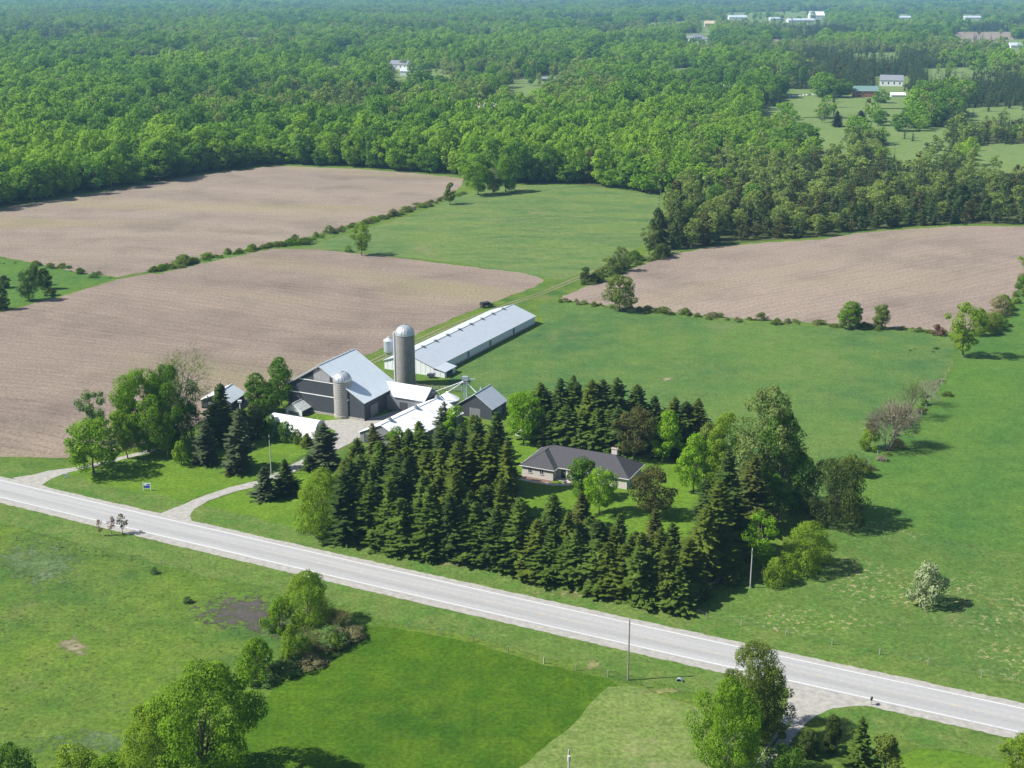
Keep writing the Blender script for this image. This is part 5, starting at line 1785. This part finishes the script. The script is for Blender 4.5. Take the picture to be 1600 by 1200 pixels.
cls = np.where(rr < p_ced, 2, np.where(rr < p_ced + p_con, 3, np.where(rr < p_ced + p_con + p_gry, 1, 0)))
hz = np.exp(rgf.normal(-.02, .24, n_)).clip(.55, 1.7) * (.86 + .34 * nz)
hgt = np.array([16.5, 14.0, 11.5, 15.5])[cls] * hz * np.where(pts[:, 2] > 1.2, 1.0 + .12 * (pts[:, 2] - 1), 1)
# opening between hay field and spur stays open: thin the front
wid = np.array([12.8, 9.6, 6.4, 7.4])[cls] * np.exp(rgf.normal(0, .18, n_)).clip(.6, 1.6) * np.sqrt(hz) * pts[:, 2]
low_ = np.clip((ppx - 1060) / 120, 0, 1) * np.clip((ppy - 170) / 40, 0, 1)
hgt *= 1 - .30 * low_
wid *= 1 - .16 * low_
dist = np.hypot(pts[:, 0], pts[:, 1])
inview = (ppx > -30) & (ppx < 1630)
# how much of a tree the picture shows: nearest to the camera-side edge of the wood first
front = np.where(inview, edge_y - ppy, 1e4)
front = np.where(spur, np.minimum(front, 395 - ppy), front)
taken = np.zeros(n_, bool)
spec = {0: ('edge_broad', ['f_maple', 'f_lime', 'f_deep'], 'broadleaf_tree', 260), 1: ('edge_grey', ['f_grey'], 'budding_tree', 180), 2: ('edge_cedar', ['f_cedar', 'f_cedar', 'cedar_rust'], 'cedar_tree', 230)}
lab = {0: ('full crowned green broadleaf tree', 'broadleaf trees at the woodland edge'),
       1: ('thin greyish green budding tree', 'budding trees at the woodland edge'),
       2: ('dark narrow cedar', 'cedars at the woodland edge')}
for c_, (kind, mats_, nm, lim) in spec.items():
    idx = np.where((cls == c_) & inview)[0]
    idx = idx[np.argsort(front[idx] + dist[idx] * .02)][:lim]
    for i in idx:
        taken[i] = True
        x_ = ppx[i]
        where = ('on the woodland spur beside the hay field' if spur[i] else 'above the left half of the upper brown field' if x_ < 330 else
                 'above the right half of the upper brown field' if x_ < 728 else 'above the pale hay field' if x_ < 1075 else
                 'above left end of the right brown field' if x_ < 1290 else 'above right end of the right brown field')
        mt_ = mats_[int(rgf.integers(0, len(mats_)))]
        q_ = np.quantile(hgt[idx], (.33, .67))
        sz_ = 'low' if hgt[i] < q_[0] else 'middling' if hgt[i] < q_[1] else 'tall'
        lab_ = {'f_maple': sz_ + ' green broadleaf tree', 'f_lime': sz_ + ' lime green broadleaf tree', 'f_deep': sz_ + ' deep green broadleaf tree', 'f_grey': sz_ + ' thin greyish budding tree',
                'f_cedar': sz_ + ' dark narrow cedar', 'cedar_rust': sz_ + ' brownish narrow cedar'}[mt_]
        plant_at(kind, mt_, pts[i, 0], pts[i, 1], hgt[i], wid[i], lab_ + ' ' + where, lab[c_][1] + ' ' + where, nm, 'tree', 'bark_pale' if c_ == 1 else 'bark', whole=True)


def scatter(name, label, sel, protos, cat, which=None):
    """one mass of trees: points carrying size, turn and kind, grown by geometry nodes"""
    col = bpy.data.collections.new(name + '_kinds')
    for i, me in enumerate(protos):
        col.objects.link(bpy.data.objects.new('kind_%02d' % i, me))
    k = len(sel)
    me = bpy.data.meshes.new(name)
    me.vertices.add(k)
    co = np.zeros((k, 3), np.float32)
    co[:, :2] = pts_s[sel][:, :2]
    me.vertices.foreach_set('co', co.ravel())
    a = me.attributes.new('size', 'FLOAT_VECTOR', 'POINT')
    a.data.foreach_set('vector', size_s[sel].astype(np.float32).ravel())
    a = me.attributes.new('turn', 'FLOAT_VECTOR', 'POINT')
    tv = np.zeros((k, 3), np.float32)
    tv[:, 2] = rgf.uniform(0, 6.28, k)
    a.data.foreach_set('vector', tv.ravel())
    a = me.attributes.new('which', 'INT', 'POINT')
    a.data.foreach_set('value', (rgf.integers(0, len(protos), k) if which is None else which).astype(np.int32))
    o = link_mesh(name, me)
    ng = bpy.data.node_groups.new(name, 'GeometryNodeTree')
    ng.interface.new_socket('Geometry', in_out='INPUT', socket_type='NodeSocketGeometry')
    ng.interface.new_socket('Geometry', in_out='OUTPUT', socket_type='NodeSocketGeometry')
    gi, go = ng.nodes.new('NodeGroupInput'), ng.nodes.new('NodeGroupOutput')
    ip = ng.nodes.new('GeometryNodeInstanceOnPoints')
    ci = ng.nodes.new('GeometryNodeCollectionInfo')
    ci.inputs['Collection'].default_value = col
    ci.inputs['Separate Children'].default_value = True
    ci.inputs['Reset Children'].default_value = True
    ip.inputs['Pick Instance'].default_value = True

    def attr(nm, ty):
        q = ng.nodes.new('GeometryNodeInputNamedAttribute')
        q.data_type = ty
        q.inputs['Name'].default_value = nm
        return [s for s in q.outputs if s.enabled and s.name == 'Attribute'][0]
    L = ng.links.new
    L(gi.outputs[0], ip.inputs['Points'])
    L(ci.outputs[0], ip.inputs['Instance'])
    L(attr('which', 'INT'), ip.inputs['Instance Index'])
    L(attr('turn', 'FLOAT_VECTOR'), ip.inputs['Rotation'])
    L(attr('size', 'FLOAT_VECTOR'), ip.inputs['Scale'])
    L(ip.outputs[0], go.inputs[0])
    md = o.modifiers.new('grow', 'NODES')
    md.node_group = ng
    return tag(o, label, cat, kind='stuff')


pts_s = pts
ref = np.array([[5.2, 14], [4.0, 13], [2.6, 10], [3.2, 15]])
size_s = np.stack([wid / (2 * ref[cls, 0]), wid / (2 * ref[cls, 0]), hgt / ref[cls, 1]], 1)
rest = ~taken
near = dist < 1250
for c_, kk, mats_, nm, lb in ((0, 'b', ['f_lime', 'f_maple', 'f_deep'], 'broadleaf_forest', 'green broadleaf woods stretching to the hazy horizon'),
                              (1, 'g', ['f_grey'], 'budding_forest', 'greyish budding trees mixed through the woods'),
                              (2, 'c', ['f_cedar', 'f_cedar', 'cedar_rust'], 'cedar_forest', 'dark cedars mixed through the woods'),
                              (3, 's', ['f_con', 'spruce_dark'], 'conifer_forest', 'dark pointed conifers scattered through the distant woods')):
    protos = [lowtree(kk, 400 + 10 * c_ + i, mats_[i % len(mats_)]) for i in range(6)]
    sel_ = np.where(rest & (cls == c_))[0]
    wh = None
    if c_ == 0:
        tone_ = np.clip((nz4[sel_] - .32) / .36, 0, .999) * .7 + rgf.uniform(0, .3, len(sel_))
        wh = (2 - np.floor(tone_ * 3).clip(0, 2)) + 3 * rgf.integers(0, 2, len(sel_))
    scatter(nm, lb, sel_, protos, 'forest', wh)

# park and golf course trees standing in the clearings
for x, yb, yt, w, mat, kind, lb in ((1375, 196, 172, 26, 'f_deep', 'edge_broad', 'dark tree on near side of the far golf lawn, left'), (1405, 205, 176, 30, 'f_deep', 'edge_broad', 'dark tree on near side of the far golf lawn, right'),
                                    (1345, 190, 172, 18, 'f_con', 'spruce', 'dark conifer standing on the far golf lawn'), (1376, 162, 140, 24, 'f_deep', 'edge_broad', 'dark tree right of the teal clubhouse'),
                                    (1312, 152, 122, 34, 'f_deep', 'edge_broad', 'dark round tree left of the teal clubhouse'), (1285, 152, 112, 44, 'f_maple', 'edge_broad', 'big green tree above the parked cars'),
                                    (1308, 198, 172, 16, 'f_con', 'spruce', 'pointed conifer on left golf fairway'), (662, 120, 98, 22, 'f_deep', 'edge_broad', 'dark tree right of distant pale barn'),
                                    (792, 182, 146, 34, 'f_deep', 'edge_broad', 'dark tree right of the distant sand lot'), (1250, 238, 190, 56, 'f_deep', 'edge_broad', 'large dark tree below the golf fairway'),
                                    (1225, 236, 196, 40, 'f_deep', 'edge_broad', 'dark tree left of the large one below fairway')):
    T(kind, mat, x, yb, yt, w, lb)

# ------------------------------------------------------------------ rough grass tufts
def tuft_mesh(seed):
    rg_ = np.random.default_rng(seed)
    Q = []
    for k in range(9):
        a = rg_.uniform(0, 6.28)
        d = np.array([math.cos(a), math.sin(a), 0])
        s = np.array([-d[1], d[0], 0]) * rg_.uniform(.10, .18)
        p = d * rg_.uniform(0, .18)
        h = rg_.uniform(.06, .22)
        top = p + d * rg_.uniform(.25, .55) + np.array([0, 0, h])
        Q += [p - s, p + s, top + s * .5, top - s * .5]
    return np_mesh('grass_tuft', np.array(Q), M['tuft'])


def tufts(name, label, polys, dens, smin, smax, extra=None):
    P_ = []
    for poly in polys:
        w = np.array([G(*p) for p in poly])
        lo, hi = w.min(0), w.max(0)
        n = int((hi[0] - lo[0]) * (hi[1] - lo[1]) * dens)
        q = rgf.uniform(0, 1, (n, 2)) * (hi - lo) + lo
        q = q[in_poly(q[:, 0], q[:, 1], [tuple(a) for a in w])]
        P_.append(q)
    P_ = np.concatenate(P_)
    keep = vnoise(P_[:, 0], P_[:, 1], 9, 5) * .6 + vnoise(P_[:, 0], P_[:, 1], 2.5, 6) * .4 + rgf.uniform(-.35, .35, len(P_)) > .5
    P_ = P_[keep]
    # keep the road, shoulders and lane clear
    s = P_[:, 0] * rd[0] + P_[:, 1] * rd[1]
    nn = P_[:, 0] * rn[0] + P_[:, 1] * rn[1]
    off = nn - np.array([road_n(v) for v in s])
    P_ = P_[(off > HALF + 1.7) | (off < -HALF - 2.2)]
    qx, qy = P(P_[:, 0], P_[:, 1], 0)
    for bad in ([(1220, 1040), (1225, 1130), (1120, 1290), (1215, 1290), (1255, 1140), (1300, 1108), (1420, 1110)], LAWN_FRONT, LAWN_DRIVE, MOWN_I, [(20, 740), (130, 725), (125, 740), (70, 765)], [(240, 812), (270, 790), (420, 745), (420, 760), (300, 815)]):
        m_ = in_poly(qx, qy, bad)
        P_, qx, qy = P_[~m_], qx[~m_], qy[~m_]
    global pts_s, size_s
    pts_s = np.concatenate([P_, np.zeros((len(P_), 1))], 1)
    z = rgf.uniform(smin, smax, len(P_))
    size_s = np.stack([z, z, z * rgf.uniform(.7, 1.2, len(P_))], 1)
    scatter(name, label, np.arange(len(P_)), [tuft_mesh(900 + i) for i in range(5)], 'grass')


LOWER_LEFT = [(-20, 800), (250, 860), (520, 925), (540, 975), (420, 1080), (330, 1215), (-20, 1215)]
VERGES = [(-20, 785), (400, 880), (900, 1000), (1250, 1085), (1200, 1060), (1000, 1085), (640, 990), (400, 935), (-20, 830)]
FARV = [(540, 850), (840, 900), (1075, 960), (1300, 1010), (1620, 1090), (1620, 1100), (1200, 1010), (860, 942), (500, 865)]
tufts('rough_grass', 'rough grass tufts in the pastures and verges beside the road', [LOWER_LEFT, VERGES, FARV, PAST_G], .55, .2, .6)

# ------------------------------------------------------------------ haze
HZ = MB().box(-16500, 16500, -400, 22500, -1.0, 113.0)
hz_o = HZ.build('haze', bpy.data.materials.new('haze_air'))
hm_ = hz_o.data.materials[0]
hm_.use_nodes = True
hn = hm_.node_tree
hn.nodes.remove(hn.nodes['Principled BSDF'])
pv = hn.nodes.new('ShaderNodeVolumePrincipled')
pv.inputs['Color'].default_value = (.34, .68, 1.0, 1)
pv.inputs['Density'].default_value = 8.5e-5
pv.inputs['Anisotropy'].default_value = 0.0
hn.links.new(pv.outputs[0], hn.nodes['Material Output'].inputs['Volume'])
tag(hz_o, 'thin blue summer haze over the whole plain', 'haze', kind='stuff')
